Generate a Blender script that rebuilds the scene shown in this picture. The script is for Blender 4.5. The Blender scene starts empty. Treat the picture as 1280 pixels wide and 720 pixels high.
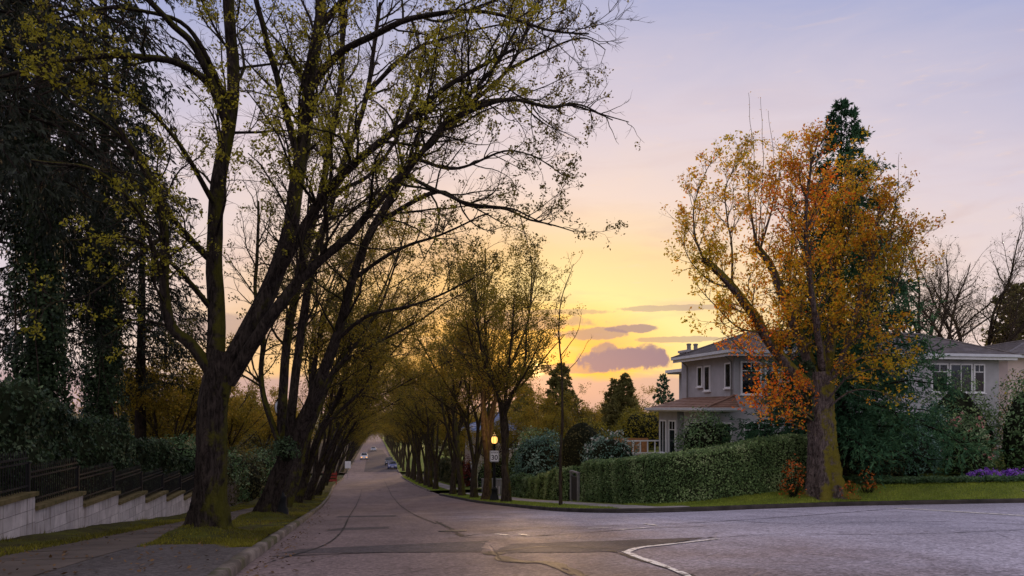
import bpy, math, random
import numpy as np
from mathutils import Vector, Matrix

rng = np.random.default_rng(11)
random.seed(5)
scene = bpy.context.scene
col = scene.collection
PI = math.pi

# ---------------------------------------------------------------- camera
EYE = 1.65
FPX, HOR = 950.0, 510.0                 # focal length and horizon row in photograph pixels
TH = math.atan(208 / 950)               # the lens looks this far to the right of the street
CT, ST = math.cos(TH), math.sin(TH)
cam_d = bpy.data.cameras.new('camera')
cam_d.sensor_width = 36
cam_d.lens = 36 * FPX / 1280
cam_d.shift_y = (HOR - 360) / 1280
cam_d.clip_start = 0.1
cam_d.clip_end = 9000
cam = bpy.data.objects.new('camera', cam_d)
col.objects.link(cam)
cam.location = (0, 0, EYE)
cam.rotation_euler = (PI / 2, 0, -TH)
scene.camera = cam

# ---------------------------------------------------------------- sun direction, exposure
SUN_AZ = TH + 30 / 950                  # clockwise from the street direction (+Y)
SUN_EL = math.radians(3.0)
scene.view_settings.view_transform = 'Standard'
scene.view_settings.look = 'None'
scene.view_settings.gamma = 1
scene.view_settings.exposure = 0.45
scene.view_settings.use_curve_mapping = False
scene.render.film_transparent = False
scene.cycles.max_bounces = 6
scene.cycles.transparent_max_bounces = 8
scene.cycles.use_denoising = True
scene.cycles.caustics_reflective = False
scene.cycles.caustics_refractive = False
scene.cycles.sample_clamp_indirect = 4


def lin(r, g, b):
    f = lambda c: (c / 255 / 12.92) if c / 255 <= .04045 else ((c / 255 + .055) / 1.055) ** 2.4
    return (f(r), f(g), f(b), 1)


class NT:
    """small helper round a node tree"""
    def __init__(s, tree):
        s.t = tree
        tree.nodes.clear()

    def n(s, typ, **kw):
        nd = s.t.nodes.new(typ)
        for k, v in kw.items():
            setattr(nd, k, v)
        return nd

    def put(s, sock, v):
        if v is None:
            return
        if isinstance(v, bpy.types.NodeSocket):
            s.t.links.new(v, sock)
        else:
            sock.default_value = v

    def m(s, op, a, b=None, c=None, clamp=False):
        nd = s.n('ShaderNodeMath', operation=op, use_clamp=clamp)
        for i, v in enumerate((a, b, c)):
            if v is not None:
                s.put(nd.inputs[i], v)
        return nd.outputs[0]

    def vdot(s, a, v):
        nd = s.n('ShaderNodeVectorMath', operation='DOT_PRODUCT')
        s.put(nd.inputs[0], a)
        nd.inputs[1].default_value = v
        return nd.outputs['Value']

    def ramp(s, fac, stops, interp='LINEAR'):
        nd = s.n('ShaderNodeValToRGB')
        cr = nd.color_ramp
        cr.interpolation = interp
        while len(cr.elements) < len(stops):
            cr.elements.new(0.5)
        for e, (p, c) in zip(cr.elements, stops):
            e.position = p
            e.color = c if len(c) == 4 else (*c, 1)
        s.put(nd.inputs[0], fac)
        return nd.outputs[0]

    def mix(s, fac, a, b, blend='MIX'):
        nd = s.n('ShaderNodeMix', data_type='RGBA', blend_type=blend)
        s.put(nd.inputs[0], fac)
        s.put(nd.inputs[6], a if isinstance(a, bpy.types.NodeSocket) or len(a) == 4 else (*a, 1))
        s.put(nd.inputs[7], b if isinstance(b, bpy.types.NodeSocket) or len(b) == 4 else (*b, 1))
        return nd.outputs[2]

    def sstep(s, v, a, b):
        nd = s.n('ShaderNodeMapRange', interpolation_type='SMOOTHSTEP')
        s.put(nd.inputs[0], v)
        nd.inputs[1].default_value = a
        nd.inputs[2].default_value = b
        return nd.outputs[0]

    def noise(s, vec, scale, detail=4, rough=.55, dist=0):
        nd = s.n('ShaderNodeTexNoise')
        s.put(nd.inputs['Vector'], vec)
        nd.inputs['Scale'].default_value = scale
        nd.inputs['Detail'].default_value = detail
        nd.inputs['Roughness'].default_value = rough
        nd.inputs['Distortion'].default_value = dist
        return nd.outputs[0]

    def scale(s, vec, v):
        nd = s.n('ShaderNodeMapping')
        s.put(nd.inputs[0], vec)
        nd.inputs['Scale'].default_value = v
        return nd.outputs[0]


# ---------------------------------------------------------------- sky (world)
def build_world():
    w = bpy.data.worlds.new('World')
    scene.world = w
    w.use_nodes = True
    N = NT(w.node_tree)
    tc = N.n('ShaderNodeTexCoord').outputs['Generated']
    s = N.vdot(tc, (math.sin(SUN_AZ), math.cos(SUN_AZ), 0))
    r = N.vdot(tc, (math.cos(SUN_AZ), -math.sin(SUN_AZ), 0))
    z = N.vdot(tc, (0, 0, 1))
    az = N.m('ARCTAN2', r, s)
    el = N.m('ARCSINE', z)
    # soft streaky high cloud, stretched along the horizon
    streak = N.noise(N.scale(tc, (2.2, 2.2, 9)), 1.6, 5, .55, .6)
    st = N.m('MULTIPLY', N.m('SUBTRACT', streak, .5), .11)
    da = N.m('MULTIPLY', az, .45)
    de = N.m('SUBTRACT', el, .055)
    D = N.m('SQRT', N.m('ADD', N.m('MULTIPLY', da, da), N.m('MULTIPLY', de, de)))
    Dn = N.m('ADD', D, N.m('MULTIPLY', st, N.sstep(D, .05, .3)))
    fac = N.m('MULTIPLY', Dn, 1 / 1.2)
    g = math.radians(1) / 1.2
    sky = N.ramp(fac, [
        (0, lin(255, 176, 58)), (3 * g, lin(255, 194, 84)), (5.5 * g, lin(253, 229, 156)), (8.5 * g, lin(248, 213, 160)),
        (12.5 * g, lin(238, 214, 202)), (18 * g, lin(219, 205, 214)), (24.5 * g, lin(180, 180, 209)), (29 * g, lin(142, 157, 208)),
        (38 * g, lin(158, 167, 210)), (52 * g, lin(203, 202, 226)), (66 * g, lin(230, 222, 234)), ])  # outer stops lie outside the view, raised to brighten ground and house
    warm = N.m('MULTIPLY', N.m('MULTIPLY', N.sstep(az, .06, -.14), N.sstep(D, .26, .06)), .65)
    sky = N.mix(warm, sky, lin(238, 166, 86))
    # fine wisps catching light
    wn = N.noise(N.scale(tc, (5, 5, 26)), 3.0, 6, .6, .8)
    wisp = N.m('MULTIPLY', N.sstep(wn, .56, .78), .5)
    sky = N.mix(N.m('MULTIPLY', wisp, N.sstep(el, .6, .15)), sky, lin(250, 214, 186))
    dkn = N.noise(N.scale(tc, (3, 3, 14)), 1.7, 5, .55, .5)
    sky = N.mix(N.m('MULTIPLY', N.sstep(dkn, .48, .68), N.m('MULTIPLY', N.sstep(el, .5, .1), .26)), sky, lin(196, 160, 156))
    # the sun itself, just behind the cloud bank
    d2 = N.m('SQRT', N.m('ADD', N.m('MULTIPLY', az, az), N.m('POWER', N.m('SUBTRACT', el, SUN_EL), 2)))
    sky = N.mix(N.sstep(d2, .085, .0), sky, (1.5, .78, .16, 1))
    sky = N.mix(N.sstep(d2, .016, .004), sky, (5.0, 3.0, .9, 1))
    # cloud bank low over the horizon
    cn = N.noise(N.scale(tc, (1, 1, 3.5)), 9, 6, .6, .4)
    cn0 = N.m('SUBTRACT', cn, .5)
    bank = N.sstep(N.m('ADD', el, N.m('MULTIPLY', cn0, .05)), .050, .032)
    bank = N.m('MULTIPLY', bank, .85)
    sky = N.mix(bank, sky, lin(188, 158, 160))
    # separate dark clouds
    cn2 = N.m('SUBTRACT', N.noise(tc, 34, 6, .6, .2), .5)
    for (ac, ec, wa, we, op) in ((.118, .063, .055, .0165, .95), (.092, .073, .02, .012, .7), (.143, .066, .024, .016, .85),
                                 (.075, .097, .045, .008, .6), (.128, .103, .032, .0055, .75),
                                 (-.02, .112, .10, .010, .5), (.02, .125, .09, .004, .4), (.20, .128, .10, .004, .45), (.19, .088, .06, .004, .5), (.05, .052, .05, .006, .55), (.33, .060, .12, .010, .45), (-.35, .10, .16, .016, .4)):
        a2 = N.m('POWER', N.m('DIVIDE', N.m('SUBTRACT', az, ac), wa), 2)
        e2 = N.m('POWER', N.m('DIVIDE', N.m('SUBTRACT', el, ec), we), 2)
        q = N.m('ADD', N.m('ADD', a2, e2), N.m('MULTIPLY', cn2, 3.6))
        mk = N.m('MULTIPLY', N.sstep(q, 1.25, .65), min(1, op * 1.08))
        sky = N.mix(mk, sky, lin(116, 104, 134))
    # below the horizon: dim ground haze
    sky = N.mix(N.sstep(el, .0, -.08), sky, lin(84, 74, 74))
    nis = N.n('ShaderNodeTexSky', sky_type='NISHITA')
    nis.sun_disc = False
    nis.sun_elevation = SUN_EL
    nis.sun_rotation = SUN_AZ
    nis.altitude = 60
    nis.dust_density = 2.0
    b1 = N.n('ShaderNodeBackground')
    N.put(b1.inputs[0], sky)
    b1.inputs[1].default_value = 0.75
    b2 = N.n('ShaderNodeBackground')
    N.put(b2.inputs[0], nis.outputs[0])
    b2.inputs[1].default_value = 0.006
    ad = N.n('ShaderNodeAddShader')
    N.put(ad.inputs[0], b1.outputs[0])
    N.put(ad.inputs[1], b2.outputs[0])
    out = N.n('ShaderNodeOutputWorld')
    N.put(out.inputs[0], ad.outputs[0])


build_world()
sun_d = bpy.data.lights.new('sun', 'SUN')
sun_d.energy = 1.7
sun_d.angle = math.radians(6)
sun_d.color = (1.0, .62, .32)
sun = bpy.data.objects.new('sun', sun_d)
col.objects.link(sun)
sdir = Vector((math.sin(SUN_AZ) * math.cos(SUN_EL), math.cos(SUN_AZ) * math.cos(SUN_EL), math.sin(SUN_EL)))
sun.rotation_euler = sdir.to_track_quat('Z', 'Y').to_euler()
sun.location = (30, 120, 60)

# ================================================================ helpers
def tag(o, label=None, cat=None, group=None, kind=None):
    if label: o['label'] = label
    if cat: o['category'] = cat
    if group: o['group'] = group
    if kind: o['kind'] = kind
    return o


def empty(name, loc=(0, 0, 0), rz=0):
    o = bpy.data.objects.new(name, None)
    o.empty_display_size = .2
    col.objects.link(o)
    o.location = loc
    o.rotation_euler = (0, 0, rz)
    return o


def link(name, me, parent=None, loc=None):
    o = bpy.data.objects.new(name, me)
    col.objects.link(o)
    if parent is not None:
        o.parent = parent
    if loc is not None:
        o.location = loc
    return o


def np_mesh(name, V, Fq, mat, smooth=False, tint=None):
    """V (n,3); Fq (m,3 or 4) or list of such arrays"""
    V = np.asarray(V, dtype=np.float32).reshape(-1, 3)
    fl = Fq if isinstance(Fq, list) else [Fq]
    fl = [np.asarray(f, dtype=np.int32) for f in fl if len(f)]
    me = bpy.data.meshes.new(name)
    me.vertices.add(len(V))
    me.vertices.foreach_set('co', V.ravel())
    nl = sum(f.size for f in fl)
    npoly = sum(len(f) for f in fl)
    me.loops.add(nl)
    me.loops.foreach_set('vertex_index', np.concatenate([f.ravel() for f in fl]))
    me.polygons.add(npoly)
    tot = np.concatenate([np.full(len(f), f.shape[1], np.int32) for f in fl])
    st = np.concatenate([[0], np.cumsum(tot)[:-1]]).astype(np.int32)
    me.polygons.foreach_set('loop_start', st)
    if smooth:
        me.polygons.foreach_set('use_smooth', np.ones(npoly, dtype=bool))
    if tint is not None:
        a = me.attributes.new('tint', 'FLOAT', 'POINT')
        a.data.foreach_set('value', np.asarray(tint, np.float32))
    me.update(calc_edges=True)
    if mat is not None:
        me.materials.append(mat)
    return me


class MB:
    def __init__(s):
        s.v = []
        s.f = []

    def box(s, x0, y0, z0, x1, y1, z1):
        b = len(s.v)
        s.v += [(x0, y0, z0), (x1, y0, z0), (x1, y1, z0), (x0, y1, z0), (x0, y0, z1), (x1, y0, z1), (x1, y1, z1), (x0, y1, z1)]
        s.f += [[b + i for i in q] for q in ((3, 2, 1, 0), (4, 5, 6, 7), (0, 1, 5, 4), (1, 2, 6, 5), (2, 3, 7, 6), (3, 0, 4, 7))]
        return s

    def poly(s, *pts):
        b = len(s.v)
        s.v += [tuple(p) for p in pts]
        s.f.append(list(range(b, b + len(pts))))
        return s

    def prism(s, pts, axis, a, b_):
        """pts: 2-D outline; extruded along axis ('x','y','z') from a to b_"""
        n = len(pts)
        b = len(s.v)
        for k in (a, b_):
            for (p, q) in pts:
                s.v.append({'x': (k, p, q), 'y': (p, k, q), 'z': (p, q, k)}[axis])
        s.f.append([b + i for i in range(n)][::-1])
        s.f.append([b + n + i for i in range(n)])
        for i in range(n):
            j = (i + 1) % n
            s.f.append([b + i, b + j, b + n + j, b + n + i])
        return s

    def tube(s, path, r, S=8):
        P = np.array([path], float)
        R = np.full(P.shape[:2], r) if np.isscalar(r) else np.array([r], float)
        V, Q = tubes(P, R, S)
        b = len(s.v)
        s.v += [tuple(x) for x in V]
        s.f += [[b + i for i in q] for q in Q]
        k = len(path)
        s.f.append([b + i for i in range(S)][::-1])
        s.f.append([b + (k - 1) * S + i for i in range(S)])
        return s

    def lathe(s, prof, S=16, c=(0, 0, 0), flute=0):
        b = len(s.v)
        for (r, z) in prof:
            for i in range(S):
                a = 2 * PI * i / S
                rr = r * (1 - flute * (i % 2))
                s.v.append((c[0] + rr * math.cos(a), c[1] + rr * math.sin(a), c[2] + z))
        for k in range(len(prof) - 1):
            for i in range(S):
                j = (i + 1) % S
                s.f.append([b + k * S + i, b + k * S + j, b + (k + 1) * S + j, b + (k + 1) * S + i])
        s.f.append([b + i for i in range(S)][::-1])
        s.f.append([b + (len(prof) - 1) * S + i for i in range(S)])
        return s

    def mesh(s, name, mat, smooth=False):
        me = bpy.data.meshes.new(name)
        me.from_pydata(s.v, [], s.f)
        if smooth:
            me.polygons.foreach_set('use_smooth', np.ones(len(me.polygons), dtype=bool))
        me.update()
        if mat is not None:
            me.materials.append(mat)
        return me

    def build(s, name, mat, parent=None, smooth=False, loc=None):
        return link(name, s.mesh(name, mat, smooth), parent, loc)


def tubes(P, R, S, wob=None):
    """P (M,K,3), R (M,K) -> verts, quads of M tubes with S sides"""
    P = np.asarray(P, float)
    M, K, _ = P.shape
    T = np.gradient(P, axis=1)
    T /= np.linalg.norm(T, axis=2, keepdims=True) + 1e-9
    ref = np.cross(T[:, 0], np.array([.31, .22, .92]))
    bad = np.linalg.norm(ref, axis=1) < .2
    ref[bad] = np.cross(T[bad, 0], np.array([1., 0, 0]))
    ref = ref[:, None, :] - (ref[:, None, :] * T).sum(2, keepdims=True) * T
    ref /= np.linalg.norm(ref, axis=2, keepdims=True) + 1e-9
    bi = np.cross(T, ref)
    a = np.arange(S) * 2 * PI / S
    rr = R[:, :, None] * np.ones(S)
    if wob is not None:
        rr = rr * wob
    V = P[:, :, None, :] + rr[..., None] * (np.cos(a)[None, None, :, None] * ref[:, :, None, :] + np.sin(a)[None, None, :, None] * bi[:, :, None, :])
    idx = np.arange(M * K * S).reshape(M, K, S)
    i0 = idx[:, :-1, :]
    i1 = idx[:, 1:, :]
    Q = np.stack([i0, np.roll(i0, -1, 2), np.roll(i1, -1, 2), i1], -1).reshape(-1, 4)
    return V.reshape(-1, 3), Q


class Geo:
    """collects numpy geometry"""
    def __init__(s):
        s.V = []
        s.Q = {3: [], 4: []}
        s.T = []
        s.n = 0

    def add(s, V, Q, tint=None):
        V = np.asarray(V).reshape(-1, 3)
        s.V.append(V)
        s.Q[Q.shape[1]].append(Q + s.n)
        s.T.append(np.zeros(len(V)) if tint is None else np.asarray(tint))
        s.n += len(V)

    def mesh(s, name, mat, smooth=False):
        fl = [np.concatenate(s.Q[k]) for k in (4, 3) if s.Q[k]]
        return np_mesh(name, np.concatenate(s.V), fl, mat, smooth, np.concatenate(s.T))

    def build(s, name, mat, parent=None, smooth=False, loc=None):
        return link(name, s.mesh(name, mat, smooth), parent, loc)


def unit(v):
    return v / (np.linalg.norm(v, axis=-1, keepdims=True) + 1e-9)


def px(x, y, t):
    """world point seen at photograph pixel (x, y) at depth t"""
    a, b = (x - 640) / FPX, (HOR - y) / FPX
    return np.array([(a * CT + ST) * t, (CT - a * ST) * t, EYE + b * t])


def resample(pts, K):
    """Catmull-Rom through pts -> K points"""
    p = np.asarray(pts, float)
    p = np.vstack([2 * p[0] - p[1], p, 2 * p[-1] - p[-2]])
    n = len(p) - 3
    d = np.linalg.norm(np.diff(p[1:-1], axis=0), axis=1)
    cum = np.concatenate([[0], np.cumsum(d)]) / d.sum()
    u = np.linspace(0, 1, K)
    i = np.clip(np.searchsorted(cum, u, 'right') - 1, 0, n - 1)
    f = ((u - cum[i]) / (cum[i + 1] - cum[i] + 1e-9))[:, None]
    a, b, c, e = p[i], p[i + 1], p[i + 2], p[i + 3]
    return .5 * ((2 * b) + (-a + c) * f + (2 * a - 5 * b + 4 * c - e) * f ** 2 + (-a + 3 * b - 3 * c + e) * f ** 3)


def sstep(x, a, b):
    t = np.clip((np.asarray(x, float) - a) / (b - a), 0, 1)
    return t * t * (3 - 2 * t)


def vnoise(P, sc, seed=0):
    """cheap smooth noise in about [-1,1] from sums of sines"""
    r = np.random.default_rng(seed)
    out = 0
    P = np.asarray(P, float) * sc
    for k in range(5):
        w = r.normal(size=3) * (1 + .55 * k)
        out = out + np.sin(P @ w + r.uniform(0, 6.3)) / (1 + .45 * k)
    return out / 2.2


# ================================================================ terrain functions
_kn = [(-60, .25), (0, 0), (5, -.02), (9, -.28), (14, -.82), (20, -1.45), (30, -2.5), (45, -4.05), (66, -5.9), (97, -7.8), (120, -9.3), (138, -10.0),
       (164, -10.6), (200, -11.5), (370, -15), (800, -24), (3000, -30)]
_gy = np.arange(-60, 3001, 1.0)
_gz = np.interp(_gy, [k[0] for k in _kn], [k[1] for k in _kn])
_ker = np.ones(7) / 7
_gz = np.convolve(np.pad(_gz, 3, 'edge'), _ker, 'valid')


def zr(Y):
    return np.interp(Y, _gy, _gz)


def shift(Y):
    d = np.maximum(0, np.asarray(Y, float) - 85)
    return .037 * d * d / (d + 12)


KL, KR = -1.3, 7.7                      # kerb lines of the avenue
_yk = [(7.7, 30), (7.76, 28.6), (7.9, 27.2), (8.3, 25.6), (9.0, 24.4), (10, 23.75), (12, 23.7), (14, 24.1), (17.5, 24.4), (20, 23.6), (23, 22.4), (30, 19.6), (70, 3)]


def yk(X):
    return np.interp(X, [k[0] for k in _yk], [k[1] for k in _yk])


def zlot(X, Y):
    """ground height on the corner block behind the side street"""
    X = np.asarray(X, float)
    Y = np.asarray(Y, float)
    z = zr(Y) + .13
    z = z + .55 * sstep(X, 11, 18) * sstep(Y - yk(X), .3, 3.2) * (1 - sstep(Y, 40, 60))
    w = sstep(X, 12.5, 17) * sstep(Y, 26.5, 31) * (1 - sstep(Y, 54, 64))
    return z * (1 - w) - 1.3 * w


def zleft(X, Y):
    X = np.asarray(X, float)
    z = zr(Y) + .13 + .03 * np.clip(-2.0 - X, 0, 1)
    z = z + .8 * sstep(-X, 6.14, 6.3) * (1 - sstep(Y, 36, 42)) + .5 * sstep(-X, 8, 14)
    return z
# ================================================================ materials
MATS = {}


def mat(name, build):
    m = bpy.data.materials.new(name)
    m.use_nodes = True
    N = NT(m.node_tree)
    out = N.n('ShaderNodeOutputMaterial')
    sh = build(N)
    if isinstance(sh, tuple):
        N.put(out.inputs[0], sh[0])
    else:
        N.put(out.inputs[0], sh)
    MATS[name] = m
    return m


def princ(N, color, rough=.7, spec=.3, bump=None, bs=.3, bd=.02, metal=0, normal=None):
    p = N.n('ShaderNodeBsdfPrincipled')
    N.put(p.inputs['Base Color'], color if isinstance(color, bpy.types.NodeSocket) or len(color) == 4 else (*color, 1))
    N.put(p.inputs['Roughness'], rough)
    p.inputs['Specular IOR Level'].default_value = spec
    N.put(p.inputs['Metallic'], metal)
    if bump is not None:
        b = N.n('ShaderNodeBump')
        b.inputs['Strength'].default_value = bs
        b.inputs['Distance'].default_value = bd
        N.put(b.inputs['Height'], bump)
        N.put(p.inputs['Normal'], b.outputs[0])
    return p.outputs[0]


def pos(N):
    return N.n('ShaderNodeNewGeometry').outputs['Position']


def ocoord(N):
    return N.n('ShaderNodeTexCoord').outputs['Object']


def orand(N):
    return N.n('ShaderNodeObjectInfo').outputs['Random']


def simple(name, c, rough=.6, spec=.3, var=.25, sc=6, bs=.15, metal=0, obj=False):
    def b(N):
        P = ocoord(N) if obj else pos(N)
        n = N.noise(P, sc, 5, .6)
        cc = N.mix(N.sstep(n, .3, .7), tuple(x * (1 - var) for x in c), tuple(min(1, x * (1 + var)) for x in c))
        return princ(N, cc, rough, spec, N.noise(P, sc * 6, 3), bs, .01, metal)
    return mat(name, b)


def asphalt(name, base, gloss=.45, base2=None):
    def b(N):
        P = pos(N)
        sp = N.n('ShaderNodeSeparateXYZ')
        N.put(sp.inputs[0], P)
        open_light = N.m('MULTIPLY', N.sstep(N.m('ADD', sp.outputs[0], N.m('MULTIPLY', N.m('SUBTRACT', N.noise(P, .35, 5, .6), .5), 9)), 2.5, 8.5), N.sstep(sp.outputs[1], 34, 22))  # paler to the open right: open light and tree shade put into colour
        big = N.noise(P, .22, 4, .55, .4)
        mid = N.noise(N.scale(P, (1.2, .35, 1)), 1.3, 6, .65, .3)
        fine = N.m('ADD', N.m('MULTIPLY', N.noise(P, 58, 3, .7), .5), N.m('MULTIPLY', N.noise(P, 17, 3, .75), .5))
        grit = N.noise(P, 13, 2, .8)
        vor = N.n('ShaderNodeTexVoronoi', feature='DISTANCE_TO_EDGE')
        N.put(vor.inputs['Vector'], N.mix(.10, P, N.n('ShaderNodeTexNoise').outputs[1]))
        vor.inputs['Scale'].default_value = .42
        crack = N.sstep(vor.outputs[0], .012, .003)
        ckm = N.sstep(N.noise(P, .16, 2, .5), .5, .62)
        c = N.mix(N.sstep(big, .3, .7), tuple(x * .80 for x in base), tuple(x * 1.16 for x in base))
        c = N.mix(N.m('MULTIPLY', N.sstep(mid, .46, .68), .6), c, tuple(x * .58 for x in base))
        c = N.mix(N.m('MULTIPLY', N.sstep(fine, .52, .66), .55), c, tuple(x * 1.75 for x in base))
        c = N.mix(N.m('MULTIPLY', N.sstep(fine, .48, .34), .6), c, tuple(x * .42 for x in base))
        c = N.mix(N.m('MULTIPLY', N.m('MULTIPLY', crack, ckm), .55), c, tuple(x * .3 for x in base))
        c = N.mix(N.m('MULTIPLY', N.sstep(grit, .52, .68), .55), c, tuple(x * .38 for x in base))
        c = N.mix(N.m('MULTIPLY', N.sstep(grit, .46, .30), .35), c, tuple(x * 1.7 for x in base))
        vo2 = N.n('ShaderNodeTexVoronoi')
        N.put(vo2.inputs['Vector'], P)
        vo2.inputs['Scale'].default_value = 26
        s2 = N.n('ShaderNodeSeparateColor')
        N.put(s2.inputs[0], vo2.outputs['Color'])
        ag = N.m('ADD', .62, N.m('MULTIPLY', s2.outputs[0], .78))
        gc = N.n('ShaderNodeCombineColor')
        for i in range(3): N.put(gc.inputs[i], ag)
        c = N.mix(1, c, gc.outputs[0], 'MULTIPLY')
        stain = N.sstep(N.noise(P, .55, 5, .7, .6), .54, .70)
        c = N.mix(N.m('MULTIPLY', stain, .38), c, tuple(x * .5 for x in base))
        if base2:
            c = N.mix(open_light, c, N.mix(1, c, tuple(b2 / b1 for b1, b2 in zip(base, base2)), 'MULTIPLY'))
        ro = N.m('ADD', gloss + .16, N.m('MULTIPLY', mid, .3))
        return princ(N, c, ro, .16, N.m('ADD', fine, N.m('MULTIPLY', crack, -1.0)), .5, .012)
    return mat(name, b)


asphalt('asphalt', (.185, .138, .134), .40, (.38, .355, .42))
asphalt('asphalt_patch', (.085, .072, .076), .45)
asphalt('tar', (.030, .029, .031), .35)
asphalt('walk_asphalt', (.085, .074, .072), .5)


def _paint(N):
    P = pos(N)
    w = N.sstep(N.noise(P, 7, 6, .75), .40, .52)
    c = N.mix(w, (.15, .13, .13), (.85, .80, .72))
    return princ(N, c, .6, .3, N.noise(P, 60, 3), .3, .01)


mat('road_paint', _paint)


def _concrete(base):
    def b(N):
        P = pos(N)
        n = N.noise(P, 1.1, 6, .65)
        f = N.noise(P, 26, 4, .6)
        r = N.m('ADD', .82, N.m('MULTIPLY', orand(N), .36))
        c = N.mix(N.sstep(n, .3, .72), tuple(x * .55 for x in base), base)
        c = N.mix(N.m('MULTIPLY', N.sstep(f, .55, .75), .35), c, tuple(x * .5 for x in base))
        g = N.n('ShaderNodeCombineColor')
        for i in range(3): N.put(g.inputs[i], r)
        c = N.mix(1, c, g.outputs[0], 'MULTIPLY')
        return princ(N, c, .85, .2, f, .35, .01)
    return b


mat('concrete', _concrete((.30, .27, .25)))
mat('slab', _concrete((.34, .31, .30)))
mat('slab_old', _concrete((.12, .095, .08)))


def _kerb(N):
    P = pos(N)
    n = N.noise(P, 1.6, 6, .7)
    c = N.mix(N.sstep(n, .35, .7), (.075, .062, .052), (.24, .20, .17))
    c = N.mix(N.m('MULTIPLY', N.sstep(N.noise(P, .9, 5, .6), .5, .62), .8), c, (.05, .055, .015))
    return princ(N, c, .85, .2, N.noise(P, 18, 4), .5, .02)


mat('kerb', _kerb)
simple('kerb_dark', (.045, .038, .034), .85, .15, .4, 2)


def _turf(c1, c2, c3):
    def b(N):
        P = pos(N)
        n = N.noise(P, 1.0, 6, .65)
        f = N.noise(P, 14, 5, .7)
        c = N.mix(N.sstep(n, .35, .65), c1, c2)
        c = N.mix(N.m('MULTIPLY', N.sstep(f, .5, .7), .7), c, c3)
        return princ(N, c, .95, .1, f, .8, .05)
    return b


mat('turf', _turf((.11, .15, .03), (.18, .21, .04), (.07, .085, .025)))
mat('moss_turf', _turf((.075, .08, .012), (.03, .024, .014), (.13, .13, .018)))
mat('soil', _turf((.035, .028, .020), (.06, .045, .028), (.05, .055, .02)))
mat('far_ground', _turf((.05, .06, .025), (.07, .065, .03), (.04, .04, .02)))


def foliage(name, stops, trans=.3, rough=.55, spec=.25):
    """leaf colours picked by the tint attribute"""
    def b(N):
        a = N.n('ShaderNodeAttribute', attribute_name='tint')
        n = N.n('ShaderNodeNewGeometry').outputs['Random Per Island']
        c = N.ramp(a.outputs['Fac'], stops)
        v = N.m('ADD', .68, N.m('MULTIPLY', n, .64))
        g = N.n('ShaderNodeCombineColor')
        for i in range(3): N.put(g.inputs[i], v)
        c = N.mix(1, c, g.outputs[0], 'MULTIPLY')
        p = princ(N, c, rough, spec)
        t = N.n('ShaderNodeBsdfTranslucent')
        N.put(t.inputs[0], c)
        mx = N.n('ShaderNodeMixShader')
        mx.inputs[0].default_value = trans
        N.put(mx.inputs[1], p)
        N.put(mx.inputs[2], t.outputs[0])
        return mx.outputs[0]
    return mat(name, b)


foliage('leaf_spring', [(0, (.22, .20, .02)), (.5, (.34, .30, .025)), (1, (.46, .40, .035))], .5)
foliage('leaf_dusk', [(0, (.10, .085, .02)), (.5, (.17, .14, .025)), (1, (.28, .22, .03))], .4)
foliage('leaf_row', [(0, (.16, .14, .018)), (.5, (.27, .21, .022)), (1, (.42, .27, .028))], .5)
foliage('leaf_maple', [(0, (.42, .36, .025)), (.3, (.68, .46, .03)), (.55, (.70, .33, .025)), (.8, (.72, .21, .02)), (1, (.80, .14, .016))], .6)
foliage('leaf_conifer_dark', [(0, (.008, .012, .007)), (1, (.022, .030, .014))], .12, .7)
foliage('leaf_spruce', [(0, (.025, .065, .035)), (.6, (.05, .125, .06)), (1, (.10, .19, .07))], .2, .8, .1)
foliage('leaf_cypress', [(0, (.13, .135, .045)), (1, (.28, .235, .07))], .35, .7)
foliage('leaf_ivy', [(0, (.018, .034, .014)), (.6, (.05, .085, .034)), (1, (.18, .24, .12))], .15, .5, .2)
foliage('leaf_hedge', [(0, (.075, .135, .045)), (.55, (.19, .29, .10)), (1, (.40, .48, .23))], .25, .5, .22)
foliage('leaf_rhodo', [(0, (.045, .10, .035)), (.55, (.13, .22, .08)), (1, (.32, .40, .22))], .2, .5, .22)
foliage('leaf_blue', [(0, (.05, .12, .085)), (.6, (.13, .24, .18)), (1, (.34, .46, .38))], .2, .5, .22)
foliage('leaf_yellow', [(0, (.16, .15, .015)), (.6, (.30, .25, .02)), (1, (.45, .36, .03))], .4)
foliage('leaf_olive', [(0, (.05, .05, .018)), (.6, (.10, .095, .03)), (1, (.18, .15, .05))], .3)
foliage('leaf_red', [(0, (.10, .015, .012)), (1, (.22, .03, .02))], .3)
foliage('leaf_orange', [(0, (.42, .12, .02)), (1, (.65, .16, .03))], .4)
foliage('petal_purple', [(0, (.20, .06, .42)), (1, (.50, .22, .85))], .4)
foliage('petal_pink', [(0, (.55, .16, .16)), (1, (.75, .42, .38))], .4)
foliage('petal_white', [(0, (.5, .5, .48)), (1, (.75, .75, .72))], .3)
foliage('grass_blade', [(0, (.15, .20, .03)), (.5, (.26, .33, .045)), (1, (.40, .44, .07))], .4, .6)
foliage('moss_blade', [(0, (.06, .055, .010)), (.5, (.15, .14, .016)), (1, (.30, .27, .03))], .4, .7)
foliage('ground_cover', [(0, (.05, .10, .035)), (1, (.12, .21, .075))], .3, .5)
foliage('dead_leaf', [(0, (.06, .035, .018)), (1, (.18, .10, .04))], .1, .8)


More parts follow.
